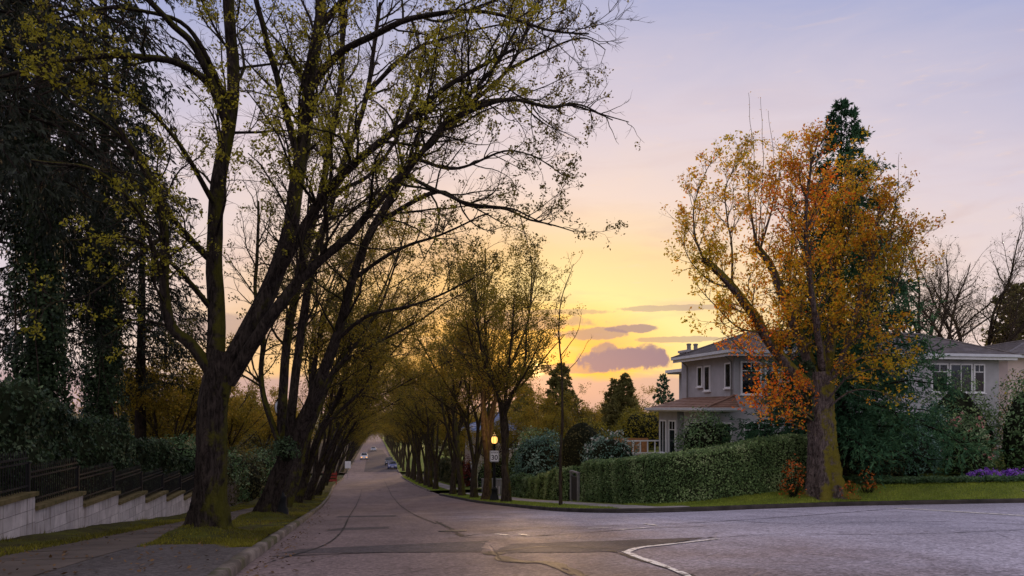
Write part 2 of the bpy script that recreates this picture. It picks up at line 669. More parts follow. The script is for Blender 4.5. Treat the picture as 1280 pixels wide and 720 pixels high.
def bark(name, c1, c2, moss, mossiness=.5):
    def b(N):
        P = pos(N)
        geo = N.n('ShaderNodeNewGeometry')
        pl = N.scale(P, (1, 1, .22))
        f = N.noise(pl, 13, 7, .72, 1.2)
        f2 = N.noise(P, 3.0, 4, .6)
        c = N.mix(N.sstep(f, .36, .64), c1, c2)
        c = N.mix(N.m('MULTIPLY', N.sstep(f2, .55, .7), .35), c, tuple(x * 1.7 for x in c2))
        nrm = N.n('ShaderNodeVectorMath', operation='DOT_PRODUCT')
        N.put(nrm.inputs[0], geo.outputs['Normal'])
        nrm.inputs[1].default_value = (.50, -.1, .62)
        mm = N.m('ADD', N.m('MULTIPLY', nrm.outputs['Value'], .42), N.noise(P, 1.9, 6, .68, .4))
        k = N.sstep(mm, .86 - mossiness * .5, 1.04 - mossiness * .5)
        c = N.mix(N.m('MULTIPLY', k, .9), c, N.mix(N.noise(P, 20, 3), tuple(x * .45 for x in moss), moss))
        return princ(N, c, .95, .08, N.m('ADD', f, N.m('MULTIPLY', k, .3)), 1.0, .09)
    return mat(name, b)


bark('bark', (.022, .017, .014), (.085, .066, .055), (.115, .115, .016), .48)
bark('bark_moss', (.012, .009, .008), (.062, .048, .040), (.115, .108, .016), .56)
bark('bark_maple', (.045, .034, .030), (.21, .165, .15), (.24, .205, .022), .86)
bark('bark_dark', (.012, .009, .008), (.04, .028, .022), (.03, .04, .02), .3)
bark('bark_row', (.026, .019, .014), (.085, .064, .046), (.12, .105, .018), .60)
simple('twig', (.050, .036, .028), .85, .15, .3, 4)
simple('twig_pale', (.10, .072, .062), .85, .15, .3, 4)


def _block(N):
    P = pos(N)
    n = N.noise(P, 2.2, 6, .65)
    drip = N.noise(N.scale(P, (5, 5, .35)), 2.2, 5, .62)
    c = N.mix(N.sstep(n, .3, .72), (.48, .42, .39), (.68, .61, .57))
    r = N.m('ADD', .84, N.m('MULTIPLY', orand(N), .30))
    g = N.n('ShaderNodeCombineColor')
    for i in range(3): N.put(g.inputs[i], r)
    c = N.mix(1, c, g.outputs[0], 'MULTIPLY')
    c = N.mix(N.m('MULTIPLY', N.sstep(drip, .48, .70), .72), c, (.16, .125, .09))
    return princ(N, c, .85, .2, N.noise(P, 30, 4), .4, .012)


mat('block', _block)


def _coping(N):
    P = pos(N)
    n = N.noise(P, 3, 6, .7)
    c = N.mix(N.sstep(n, .38, .65), (.20, .15, .07), (.10, .085, .03))
    return princ(N, c, .9, .15, N.noise(P, 22, 4), .5, .02)


mat('coping', _coping)
simple('mortar', (.13, .115, .105), .95, .1)
simple('iron', (.012, .012, .014), .5, .4, .2, 8, .1)
simple('lamp_iron', (.012, .013, .013), .75, .15, .2, 8, .1)
simple('white_trim', (.80, .80, .82), .5, .35, .06, 3, .05)
simple('gutter', (.60, .62, .67), .45, .4, .08, 3, .05)
simple('stucco', (.42, .415, .44), .9, .2, .10, 1.5, .35)
simple('stucco_panel', (.46, .45, .475), .9, .2, .08, 1.5, .25)
simple('stucco_pink', (.60, .48, .45), .9, .2, .08, 1.5, .25)
simple('stucco_beige', (.46, .38, .31), .9, .2, .10, 1.5, .25)
simple('soffit', (.45, .44, .43), .8, .2, .08, 2, .1)
simple('dark_interior', (.03, .03, .035), .9, .1)
simple('curtain', (.42, .42, .50), .9, .1, .1, 3)
simple('blind', (.55, .55, .52), .8, .2, .1, 3)
simple('wood_fence', (.17, .14, .12), .85, .2, .3, 5, .4)
simple('cedar_panel', (.42, .20, .08), .75, .25, .2, 6, .3)
simple('sign_white', (.78, .78, .80), .45, .4, .04, 3, .02)
simple('sign_black', (.012, .012, .014), .5, .4, .1, 3, .02)
simple('sign_back', (.4, .4, .42), .35, .5, .1, 3, .02, .8)
simple('barrier_red', (.40, .055, .04), .5, .4, .2, 4, .1)
simple('bin_grey', (.22, .21, .20), .7, .3, .15, 5, .1)
simple('tyre', (.015, .015, .016), .85, .2, .2, 8, .2)
simple('rim', (.45, .45, .47), .3, .5, .05, 8, .05, .9)
simple('roof_sky_sheen', (.15, .20, .34), .55, .35, .25, 1.2, .3)  # blue of the reflected sky put into the roof colour
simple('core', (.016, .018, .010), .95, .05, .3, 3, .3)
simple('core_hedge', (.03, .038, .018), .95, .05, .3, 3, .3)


def _rooftile(c1, c2, mossy=.4):
    def b(N):
        P = pos(N)
        v = N.n('ShaderNodeTexVoronoi')
        N.put(v.inputs['Vector'], N.scale(P, (1, 1, .6)))
        v.inputs['Scale'].default_value = 3.4
        sep = N.n('ShaderNodeSeparateColor')
        N.put(sep.inputs[0], v.outputs['Color'])
        c = N.mix(sep.outputs[0], c1, c2)
        c = N.mix(N.m('MULTIPLY', N.sstep(N.noise(P, 1.1, 5, .6), .5, .7), mossy), c, (.10, .085, .03))
        return princ(N, c, .62, .4, N.noise(P, 20, 3), .4, .01)
    return b


mat('roof_tile', _rooftile((.085, .072, .072), (.15, .128, .126), .25))
mat('roof_tile_low', _rooftile((.19, .095, .06), (.27, .16, .12), .5))


def _glass(N):
    p = N.n('ShaderNodeBsdfPrincipled')
    p.inputs['Base Color'].default_value = (.015, .018, .022, 1)
    p.inputs['Roughness'].default_value = .04
    p.inputs['Specular IOR Level'].default_value = .8
    b = N.n('ShaderNodeBump')
    b.inputs['Strength'].default_value = .04
    N.put(b.inputs['Height'], N.noise(pos(N), 2.0, 2))
    N.put(p.inputs['Normal'], b.outputs[0])
    tr = N.n('ShaderNodeBsdfTransparent')
    tr.inputs[0].default_value = (.8, .85, .9, 1)
    mx = N.n('ShaderNodeMixShader')
    mx.inputs[0].default_value = .55
    N.put(mx.inputs[1], p.outputs[0])
    N.put(mx.inputs[2], tr.outputs[0])
    return mx.outputs[0]


mat('glass', _glass)


def _glow(c, s):
    def b(N):
        e = N.n('ShaderNodeEmission')
        e.inputs[0].default_value = (*c, 1)
        e.inputs[1].default_value = s
        return e.outputs[0]
    return b


mat('lamp_glow', _glow((1, .50, .12), 1.5))
mat('head_glow', _glow((1, .42, .10), 1.6))


def carpaint(name, c):
    def b(N):
        p = N.n('ShaderNodeBsdfPrincipled')
        p.inputs['Base Color'].default_value = (*c, 1)
        p.inputs['Roughness'].default_value = .3
        p.inputs['Coat Weight'].default_value = .7
        return p.outputs[0]
    return mat(name, b)


carpaint('car_blue', (.05, .07, .22))
carpaint('car_dark', (.03, .035, .06))
carpaint('car_white', (.55, .56, .60))
carpaint('car_silver', (.3, .31, .34))
mat('car_glass', lambda N: princ(N, (.02, .025, .035), .08, .7))
mat('tail_red', lambda N: princ(N, (.4, .02, .02), .25, .5))
M = MATS
# ================================================================ the setting
def grid_mesh(name, X, Y, Z, material, smooth=True, parent=None):
    n, m = X.shape
    V = np.stack([X, Y, Z], -1).reshape(-1, 3)
    i = np.arange(n * m).reshape(n, m)
    Q = np.stack([i[:-1, :-1], i[1:, :-1], i[1:, 1:], i[:-1, 1:]], -1).reshape(-1, 4)
    # orient upwards
    a = np.cross(V[Q[0, 1]] - V[Q[0, 0]], V[Q[0, 2]] - V[Q[0, 0]])
    if a[2] < 0: Q = Q[:, ::-1]
    return link(name, np_mesh(name, V, Q, material, smooth), parent)


# base sheet to the horizon
gx = np.concatenate([-np.geomspace(3000, 12, 26), np.linspace(-10, 60, 36), np.geomspace(66, 3000, 26)])
gyv = np.concatenate([[-300, -100, -50], np.arange(-30, 150, 3.0), np.geomspace(152, 5000, 50)])
GX, GY = np.meshgrid(gx, gyv, indexing='ij')
GZ = zr(np.clip(GY, -60, 2999)) - .22 - .3 * sstep(np.abs(GX), 30, 200)
GZ = np.where((GX > 8) & (GX < 70) & (GY > 10) & (GY < 66), np.minimum(GZ, zlot(np.maximum(GX, 8), GY) - .5), GZ)
tag(grid_mesh('ground', GX, GY, GZ, M['far_ground']), 'distant ground of the neighbourhood under the gardens', kind='structure')

# the avenue
ay = np.concatenate([np.arange(-40, 150, 1.0), np.geomspace(150, 900, 90)])
au = np.linspace(0, 1, 13)
AU, AY = np.meshgrid(au, ay, indexing='ij')
AX = KL - .3 + AU * (KR - KL + .6) + shift(AY)
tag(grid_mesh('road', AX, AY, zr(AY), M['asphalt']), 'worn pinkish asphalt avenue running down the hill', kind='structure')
# the side street joins on the right
sx = np.concatenate([np.linspace(KR + .3, 30, 40), np.geomspace(31, 400, 20)])
sy = np.linspace(-40, 31, 72)
SX, SY = np.meshgrid(sx, sy, indexing='ij')
tag(grid_mesh('side_street', SX, SY, zr(SY), M['asphalt']), 'side street, its asphalt coloured paler for open light, joining the avenue at the corner', kind='structure')

# darker resurfaced patches and tar lines on the asphalt: thin sheets a few mm up
def strip(pts, w0, w1=None, lift=.004, step=.25, jag=0, seed=0):
    """ribbon over the road along pts [(x,y)...]"""
    r = np.random.default_rng(seed)
    p = np.array([(a, b, 0) for a, b in pts], float)
    L = np.linalg.norm(np.diff(p, axis=0), axis=1).sum()
    K = max(4, int(L / step))
    q = resample(p, K)
    t = unit(np.gradient(q, axis=0))
    nrm = np.stack([-t[:, 1], t[:, 0], 0 * t[:, 0]], 1)
    w = np.linspace(w0, w0 if w1 is None else w1, K)[:, None] * (1 + jag * r.normal(size=(K, 1)))
    q = q + nrm * r.normal(size=(K, 1)) * jag * .25 * w0
    A, B = q - nrm * w / 2, q + nrm * w / 2
    X = np.stack([A[:, 0], B[:, 0]])
    Y = np.stack([A[:, 1], B[:, 1]])
    return X, Y, zr(Y) + lift


def rp(x, y):
    """point of the road surface seen at a photograph pixel"""
    t = 10.0
    for _ in range(60):
        p = px(x, y, t)
        b = (HOR - y) / FPX
        z = zr(p[1])
        t = .5 * t + .5 * min(400, (z - EYE) / b)
    p = px(x, y, t)
    return (p[0], p[1])


def road_strip(name, pix, w0, material, label, w1=None, lift=.004, jag=.15, seed=0):
    pts = [rp(*q) for q in pix]
    o = grid_mesh(name, *strip(pts, w0, w1, lift, .2, jag, seed), M[material], False)
    return tag(o, label, kind='structure')


def road_poly(name, pix, material, label, lift=.004, n=14, seed=1):
    """filled patch with four pixel corners, slightly ragged edges"""
    c = np.array([rp(*q) for q in pix])
    u = np.linspace(0, 1, n)
    U, W = np.meshgrid(u, u, indexing='ij')
    P = ((1 - U) * (1 - W))[..., None] * c[0] + (U * (1 - W))[..., None] * c[1] + (U * W)[..., None] * c[2] + ((1 - U) * W)[..., None] * c[3]
    r = np.random.default_rng(seed)
    P = P + r.normal(size=P.shape) * .03
    return tag(grid_mesh(name, P[..., 0], P[..., 1], zr(P[..., 1]) + lift, M[material], False), label, kind='structure')


road_poly('asphalt_patch', [(345, 692), (600, 690), (610, 676), (380, 686)], 'asphalt_patch', 'dark resurfaced trench strip across the avenue')
road_poly('asphalt_patch', [(612, 692), (770, 690), (880, 672), (640, 680)], 'asphalt_patch', 'dark resurfaced patch in the mouth of the side street', .005)
road_strip('asphalt_patch', [(612, 691), (632, 699), (652, 703), (688, 703), (712, 712), (730, 722)], .22, 'tar', 'crooked dark strip of patching in the middle of the junction', .12, .0065, .35, 6)
road_poly('asphalt_patch', [(405, 664), (485, 661), (487, 658), (425, 660)], 'asphalt_patch', 'thin dark trench patch beyond the junction')
road_poly('asphalt_patch', [(418, 647), (497, 646), (495, 644), (425, 645)], 'asphalt_patch', 'narrow dark trench patch farther down the avenue', .0045)
road_poly('asphalt_patch', [(455, 590), (500, 590), (478, 562), (460, 562)], 'asphalt_patch', 'dark resurfaced lane beyond the valley crossing', .02)
for i, (pix, w) in enumerate([([(340, 696), (470, 691), (610, 690), (680, 684), (770, 686)], .07), ([(612, 690), (640, 702), (680, 704), (715, 719)], .07),
                              ([(545, 652), (565, 662), (578, 671)], .10), ([(560, 673), (690, 669), (800, 661), (880, 658)], .06),
                              ([(578, 671), (600, 668), (680, 660), (840, 655), (960, 648), (1120, 636)], .06),
                              ([(770, 688), (800, 684), (890, 672)], .05), ([(760, 688), (800, 700), (850, 715), (870, 722)], .06),
                              ([(480, 600), (490, 620), (512, 640), (545, 655)], .06), ([(330, 706), (420, 672), (440, 640), (452, 612)], .04),
                              ([(880, 673), (980, 668), (1130, 668), (1290, 662)], .035), ([(900, 650), (1000, 655), (1150, 652), (1290, 656)], .04)]):
    road_strip('tar_line', pix, w, 'tar', 'black tar crack line on the road surface', lift=.0085, jag=.45, seed=i)
road_strip('road_marking', [(782, 691), (800, 685), (845, 680), (897, 674)], .12, 'road_paint', 'worn white stop line across the side street mouth', lift=.011, jag=.12)
road_strip('road_marking', [(781, 690), (800, 698), (840, 712), (862, 722)], .10, 'road_paint', 'worn white line curving towards the junction', lift=.0125, jag=.2)
road_strip('road_marking', [(1120, 635.5), (1190, 639.5), (1290, 645.5)], .22, 'road_paint', 'white edge line beside the side street kerb', lift=.011, jag=.1)
for k, (a, b) in enumerate(([(620, 668), (634, 669.5)], [(650, 668), (660, 670)], [(735, 661), (765, 660)], [(775, 662.5), (808, 660)], [(805, 655), (822, 657.5)])):
    road_strip('road_marking', [a, ((a[0] + b[0]) / 2, (a[1] + b[1]) / 2), b], .11, 'road_paint', 'short worn dash of white paint in the junction', lift=.0125, jag=.3, seed=k)
# manhole lid
lid = MB().lathe([(.0, 0), (.33, 0), (.33, .010), (.30, .014), (.0, .014)], 20)
mx_, my_ = rp(566, 664)
slope_near = math.atan(.105)
mo = lid.build('manhole_cover', M['iron'])
mo.location = (mx_, my_, zr(my_) + .002); mo.rotation_euler = (-slope_near, 0, 0)
tag(mo, 'round iron manhole cover set in the junction asphalt', 'manhole cover')

# ---- left side of the avenue
def left_block(name, y0, y1, x0, label):
    yy = np.arange(y0, y1 + .1, 1.0) if y1 - y0 < 200 else np.linspace(y0, y1, 120)
    u = np.concatenate([[0, .02, .05, .09, .11, .1186, .1242], np.linspace(.14, 1, 16)])
    U, Yg = np.meshgrid(u, yy, indexing='ij')
    Xg = (KL - .12) + U * (x0 - KL + .12)
    Z = zleft(Xg, Yg) - .01 - .1 * (Xg > -1.6)
    return tag(grid_mesh(name, Xg + shift(Yg), Yg, Z, M['soil']), label, kind='structure')


left_block('garden_ground', -30, 124, -41, 'bare soil and moss under the left-hand garden trees')
left_block('garden_ground', 138, 520, -41, 'ground beyond the valley crossing, west side')


def kerb(name, pts, label, h=.13, w=.17, material='kerb'):
    p = np.array(pts, float)
    t = unit(np.gradient(p, axis=0))
    n = np.stack([-t[:, 1], t[:, 0]], 1)            # points to the road side if path is ordered so
    z = zr(p[:, 1])
    prof = [(0, -.1), (0, h - .03), (-.03, h + .006), (-w, h + .012), (-w, -.1)]
    V = np.stack([np.stack([p[:, 0] + n[:, 0] * a, p[:, 1] + n[:, 1] * a, z + b], 1) for a, b in prof], 1)
    K, S, _ = V.shape
    idx = np.arange(K * S).reshape(K, S)
    Q = np.stack([idx[:-1, :-1], idx[1:, :-1], idx[1:, 1:], idx[:-1, 1:]], -1).reshape(-1, 4)
    return tag(link(name, np_mesh(name, V.reshape(-1, 3), Q, M[material])), label, kind='structure')


def avenue_kerb(name, x, y0, y1, rev, label):
    yy = np.concatenate([np.arange(y0, min(y1, 150), 1.0), np.arange(150, y1, 6.0)]) if y1 > 150 else np.arange(y0, y1 + .01, 1.0)
    r = np.random.default_rng(int(y0) + 60)
    pts = np.stack([x + shift(yy) + r.normal(size=len(yy)) * .004, yy], 1)
    return kerb(name, pts[::-1] if rev else pts, label)


avenue_kerb('kerb', KL, 6, 124, True, 'mossy broken kerb beside the leaning street trees')
avenue_kerb('kerb', KL, 138, 520, True, 'far kerb on the wooded side past the valley crossing')

# ---- the corner block on the right
bu = np.concatenate([np.linspace(KR, 12, 26), np.linspace(12.4, 31, 48), np.linspace(32, 70, 20)])
bv = np.concatenate([np.linspace(0, .3, 34), np.linspace(.32, 1, 40)])
BX, BV = np.meshgrid(bu, bv, indexing='ij')
BY = yk(BX) + BV * (64.5 - yk(BX))
BXi = BX + .06
lot = grid_mesh('lawn', BXi, BY + .05, zlot(BX, BY), M['turf'])
tag(lot, 'green verge and lawn of the corner garden', kind='structure')
# kerb along the side street, round the corner and down the avenue
kp = [(x, float(yk(x))) for x in np.concatenate([np.linspace(69, 24, 30), np.linspace(23, 11, 40), np.linspace(10.8, 7.75, 40)])]
kp += [(KR, y) for y in np.arange(30, 64.6, 1.0)]
kp += [(KR + .3, 65.3), (KR + 1, 65.7), (KR + 4, 65.9), (KR + 12, 66)]
kq = resample([(a, b, 0) for a, b in kp], 260)[:, :2]
kerb('kerb', kq, 'dark kerb curving from the side street into the avenue', material='kerb_dark')
for (y0, y1, lab) in ((71, 124, 'grass verge beyond the side lane'), (138, 520, 'verge beyond the valley crossing, house side')):
    yy = np.arange(y0, min(y1, 150) + .1, 1.0) if y1 < 150 else np.linspace(y0, y1, 120)
    U, Yg = np.meshgrid(np.array([0, .01, .03, .06, .1, .2, .4, .7, 1]), yy, indexing='ij')
    Xg = KR + .06 + U * 62
    tag(grid_mesh('verge', Xg + shift(Yg), Yg, zr(Yg) + .13 + .5 * U, M['turf']), lab, kind='structure')
    avenue_kerb('kerb', KR, y0, y1, False, 'kerb of the ' + lab)


# ---- pavements: slabs one by one
def slabs(name, x0, x1, y0, y1, zf, material, label, step=1.5, lift=.012, hole=None):
    root = tag(empty(name, (0, 0, 0)), label, kind='structure')
    w = x1 - x0
    me = MB().box(-w / 2 + .008, -step / 2 + .009, -.08, w / 2 - .008, step / 2 - .009, 0).mesh('slab', M[material])
    r = np.random.default_rng(3)
    y = y0 + step / 2
    while y < y1:
        xc = (x0 + x1) / 2 + float(shift(y))
        za, zb = float(zf(xc, y - step / 2)), float(zf(xc, y + step / 2))
        o = link('slab', me, root)
        o.location = (xc, y, (za + zb) / 2 + lift + r.uniform(0, .012))
        o.rotation_euler = (math.atan2(zb - za, step), r.normal() * .004, 0)
        y += step
    return root


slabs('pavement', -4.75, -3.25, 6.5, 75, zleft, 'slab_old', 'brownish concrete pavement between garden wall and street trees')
slabs('pavement', 9.5, 10.9, 24.9, 64, zlot, 'slab', 'pale concrete pavement passing behind the lamp post')
slabs('pavement', 9.5, 10.9, 72, 124, lambda x, y: zr(y) + .15, 'slab', 'concrete pavement beyond the side lane')
# concrete apron where the pavement reaches the side street
ap = []
ax_ = np.linspace(9.2, 11.6, 8); av = np.linspace(0, 1, 5)
AX_, AV_ = np.meshgrid(ax_, av, indexing='ij')
AY_ = yk(AX_) - .02 + AV_ * 1.25
AZ_ = zr(AY_) + .02 + .13 * sstep(AV_, 0, .6) + .012
tag(grid_mesh('kerb_ramp', AX_, AY_, AZ_ + .008, M['concrete']), 'grey concrete dropped kerb at the corner', kind='structure')
px_ = np.linspace(24.5, 40, 40)
PX_, PV_ = np.meshgrid(px_, np.array([0, .33, .66, 1]), indexing='ij')
PY_ = yk(PX_) + 1.2 + PV_ * .5
tag(grid_mesh('garden_path', PX_, PY_, zlot(PX_, PY_) + .03, M['slab']), 'narrow concrete path crossing the lawn by the side street', kind='structure')

# asphalt footing on the near left, round the first tree
fy = np.linspace(5, 13.3, 20); fu = np.linspace(0, 1, 8)
FU, FY = np.meshgrid(fu, fy, indexing='ij')
FX = KL - .16 - FU * 1.775
tag(grid_mesh('footway', FX, FY, zleft(FX, FY) + .012 + 0 * FY, M['walk_asphalt']), 'patched asphalt footway in front of the first street tree', kind='structure')

# mossy verge sheet with the mounds at the foot of the trees
LEFT_TREES = [(-2.62, 15.3), (-2.45, 24.6), (-2.5, 32.0), (-2.5, 39.5), (-2.45, 47.5), (-2.5, 56), (-2.4, 66), (-2.4, 77), (-2.4, 89), (-2.4, 101), (-2.4, 113)]


def zverge(X, Y):
    z = zleft(X, Y) + .015 - .06 * (1 - sstep(Y + .9 * np.sin(X * 3.1), 12.6, 13.6))
    for (tx, ty) in LEFT_TREES[:5]:
        d2 = ((X - tx) / .85) ** 2 + ((Y - ty) / 1.0) ** 2
        z = z + .26 * np.exp(-d2 * 1.4)
    return z


vx = np.linspace(KL - .15, -3.22, 22); vy = np.arange(12.4, 124, .25)
VX, VY = np.meshgrid(vx, vy, indexing='ij')
tag(grid_mesh('mossy_verge', VX + shift(VY), VY, zverge(VX, VY) + .01 * vnoise(np.stack([VX, VY, 0 * VX], -1), 6, 2), M['moss_turf']), 'mossy grass verge under the leaning street trees', kind='structure')
wx = np.linspace(-4.78, -6.0, 10); wy = np.arange(7, 60, .3)
WX, WY = np.meshgrid(wx, wy, indexing='ij')
tag(grid_mesh('wall_border', WX, WY, zleft(WX, WY) + .02 + (.05 * vnoise(np.stack([WX, WY, 0 * WX], -1), 2.2, 4) + .05) * sstep(-WX, 4.78, 5.3) - .03 * (WX > -4.8), M['moss_turf']), 'strip of moss and weeds at the foot of the garden wall', kind='structure')


# ---- grass blades
def blades(name, X, Y, Z, h, w, material, label, seed=0, parent=None):
    r = np.random.default_rng(seed)
    n = len(X)
    P = np.stack([X, Y, Z], 1)
    a = r.uniform(0, 2 * PI, n)
    d = np.stack([np.cos(a), np.sin(a), 0 * a], 1)
    hh = (h * r.uniform(.45, 1.25, n))[:, None]
    lean = r.normal(size=(n, 3)) * .35 * hh
    lean[:, 2] = np.abs(lean[:, 2]) * 0
    tip = P + lean + np.array([0, 0, 1]) * hh
    V = np.stack([P - d * w / 2, P + d * w / 2, tip], 1)
    Q = np.arange(3 * n).reshape(n, 3)
    ti = np.clip(.5 + .35 * vnoise(P, .9, seed) + r.normal(size=n) * .15, 0, 1)
    o = link(name, np_mesh(name, V.reshape(-1, 3), Q, M[material], False, np.repeat(ti, 3)), parent)
    return tag(o, label, 'grass', kind='stuff')


r_ = np.random.default_rng(2)
n = 46000
Y_ = 12.4 + (r_.random(n) ** 2.0) * 60; X_ = r_.uniform(-3.2, KL - .13, n)
keep = vnoise(np.stack([X_, Y_, 0 * X_], 1), 1.9, 9) > -.2
X_, Y_ = X_[keep], Y_[keep]
blades('verge_grass', X_, Y_, zverge(X_, Y_), .045, .014, 'moss_blade', 'short mossy grass on the verge under the leaning trees', 1)
n = 26000
Y_ = 8 + (r_.random(n) ** 1.6) * 45; X_ = r_.uniform(-6.05, -4.55, n)
keep = vnoise(np.stack([X_, Y_, 0 * X_], 1), 1.1, 4) > -.15
X_, Y_ = X_[keep], Y_[keep]
blades('border_grass', X_, Y_, zleft(X_, Y_) + .03, .05 + .12 * np.clip(vnoise(np.stack([X_, Y_, 0 * X_], 1), 2.1, 5), 0, 1) * sstep(-X_, 5.0, 5.9), .02, 'moss_blade', 'moss and weeds growing along the wall foot', 2)
n = 90000
X_ = 7.75 + (r_.random(n) ** 1.3) * 24; yb = yk(X_); Y_ = yb + .1 + (r_.random(n)) * np.where(X_ < 11, 60 - yb, 5.5)
ok = ~((X_ > 9.45) & (X_ < 10.95) & (Y_ > 24.8)) & ~((X_ > 9.2) & (X_ < 11.6) & (Y_ < yb + 1.3)) & ~((X_ > 24.4) & (Y_ > yb + 1.15) & (Y_ < yb + 1.75))
X_, Y_ = X_[ok], Y_[ok]
blades('lawn_grass', X_, Y_, zlot(X_, Y_), .07, .02, 'grass_blade', 'short green grass of the corner lawn and verge', 3)
n = 14000
Y_ = r_.uniform(71.2, 123, n); X_ = r_.uniform(KR + .1, 9.45, n) + shift(Y_)
blades('verge_grass', X_, Y_, zr(Y_) + .13, .08, .04, 'grass_blade', 'grass on the verge beyond the side lane', 4)

# fallen leaves along the left gutter and on the moss
n = 1500
Y_ = 9 + r_.random(n) ** 1.8 * 60; X_ = KL + .12 + np.abs(r_.normal(size=n)) * .28
m_ = r_.random(n) < .72
X_ = np.where(m_, r_.uniform(-5.6, -1.5, n), X_)
Z_ = np.where(m_, np.maximum(zverge(X_, Y_), zleft(X_, Y_) + .02), zr(Y_)) + .015
a = r_.uniform(0, 2 * PI, n); s_ = r_.uniform(.018, .042, n)[:, None]
d1 = np.stack([np.cos(a), np.sin(a), r_.normal(size=n) * .3], 1); d2 = np.stack([-np.sin(a), np.cos(a), r_.normal(size=n) * .3], 1)
P_ = np.stack([X_, Y_, Z_], 1)
V_ = np.stack([P_ - d1 * s_, P_ + d2 * s_ * .6, P_ + d1 * s_, P_ - d2 * s_ * .6], 1).reshape(-1, 3)
tag(link('fallen_leaves', np_mesh('fallen_leaves', V_, np.arange(4 * n).reshape(n, 4), M['dead_leaf'], False, np.repeat(r_.random(n), 4))), 'brown fallen leaves along the gutter and mossy verge', 'leaf litter', kind='stuff')
# ================================================================ plants
def grow(P, R, r, dens, ang, lf, lmin, lmax, K, wob, up, u0, rf, rmin=.004, out=None, nmax=None):
    """children of the polylines P (M,K0,3) with radii R"""
    Mn, K0, _ = P.shape
    L = np.linalg.norm(np.diff(P, axis=1), axis=2).sum(1)
    cnt = np.maximum(1, r.poisson(np.maximum(.01, L * (1 - u0) * dens)))
    par = np.repeat(np.arange(Mn), cnt)
    if nmax and len(par) > nmax:
        par = r.choice(par, nmax, replace=False)
    n = len(par)
    u = u0 + (1 - u0) * r.random(n) ** .85
    f = u * (K0 - 1)
    i = np.minimum(f.astype(int), K0 - 2)
    w = (f - i)[:, None]
    S = P[par, i] * (1 - w) + P[par, i + 1] * w
    r0 = R[par, i] * (1 - w[:, 0]) + R[par, i + 1] * w[:, 0]
    T = unit(P[par, i + 1] - P[par, i])
    rnd = unit(r.normal(size=(n, 3)))
    perp = unit(np.cross(T, rnd))
    a = np.radians(r.normal(ang, 11, n))[:, None]
    D = unit(T * np.cos(a) + perp * np.sin(a))
    D = unit(D + np.array([0, 0, up]))
    if out is not None:
        D = unit(D + out)
    ln = np.clip(lf * L[par] * (1.15 - .65 * u) * r.uniform(.6, 1.25, n), lmin, lmax * r.uniform(.7, 1.1, n))
    rr = np.minimum(r0 * rf, .011 * ln + .006)
    rr = np.minimum(np.maximum(rr, rmin), r0 * .95 + .001)
    Q = np.empty((n, K, 3))
    Q[:, 0] = S
    st = (ln / (K - 1))[:, None]
    for k in range(1, K):
        D = unit(D + r.normal(size=(n, 3)) * wob + np.array([0, 0, up * .35]))
        Q[:, k] = Q[:, k - 1] + D * st
    tp = np.linspace(1, .25, K)[None, :]
    return Q, rr[:, None] * tp, u


def leaf_quads(C, r, n_per, spread, size, tint, asp=.55, down=0., jit=.2, normal=None):
    """n_per folded leaves about each centre C"""
    Mn = len(C)
    c = np.repeat(C, n_per, 0)
    n = len(c)
    o = r.normal(size=(n, 3)) * spread
    a = unit(r.normal(size=(n, 3)) + np.array([0, 0, -down]) + o / (spread + 1e-6) * .5)
    b = unit(np.cross(a, r.normal(size=(n, 3))))
    if normal is not None:
        nn = np.repeat(normal, n_per, 0)
        nn = unit(nn + r.normal(size=(n, 3)) * .55)
        a = unit(np.cross(nn, r.normal(size=(n, 3))))
        a = unit(a + np.array([0, 0, -down]))
        b = unit(np.cross(nn, a))
    s = size * r.uniform(.6, 1.3, (n, 1))
    m = np.cross(a, b)
    p = c + o
    fold = r.uniform(-.15, .25, (n, 1)) * s
    V = np.stack([p - a * s * .5, p + b * s * asp * .5 + m * fold, p + a * s * .5, p - b * s * asp * .5 + m * fold], 1).reshape(-1, 3)
    ti = np.clip(np.repeat(tint, n_per) + r.normal(size=n) * jit, 0, 1)
    return V, np.arange(4 * n).reshape(n, 4), np.repeat(ti, 4)


def trunk_tube(G, pts, r0, r1, K=26, S=14, flare=0., seed=0, gnarl=.10, furrow=0.):
    r = np.random.default_rng(seed)
    P = resample(pts, K)
    L = np.linalg.norm(np.diff(P, axis=0), axis=1).sum()
    s = np.linspace(0, 1, K)
    R = r0 + (r1 - r0) * s ** .8
    R = R + flare * np.exp(-s * L / .38) + .35 * flare * np.exp(-s * L / 1.2)
    a = np.arange(S) * 2 * PI / S
    ph = r.uniform(0, 6.3, 4)
    wob = 1 + gnarl * (.6 * np.sin(3 * a + ph[0])[None, :] * np.cos(2.2 * s * L / 2 + ph[1])[:, None] + .5 * np.sin(5 * a + ph[2])[None, :] * np.ones((K, 1)) + .35 * np.sin(2 * a + 5 * s[:, None] * L * .4 + ph[3]))
    lob = np.exp(-s * L / .55)[:, None] * (.30 * np.sin(5 * a + ph[2]) + .16 * np.sin(3 * a + ph[3]))[None, :] * (1 if flare else 0)
    wob = wob + lob + r.normal(size=(K, S)) * gnarl * .22
    if furrow:
        A, Z = np.meshgrid(a, s * L, indexing='xy')
        q = np.stack([np.cos(A) * 3.2, np.sin(A) * 3.2, Z * 1.1], -1)
        rid = vnoise(q, 2.6, seed + 7) + .6 * vnoise(q, 5.5, seed + 8)
        wob = wob + furrow * (np.abs(rid) ** .6 - .5) + furrow * .9 * vnoise(np.stack([np.cos(A), np.sin(A), Z], -1), 1.6, seed + 9)
    V, Q = tubes(P[None], R[None], S, wob[None])
    G.add(V, Q)
    return P, R


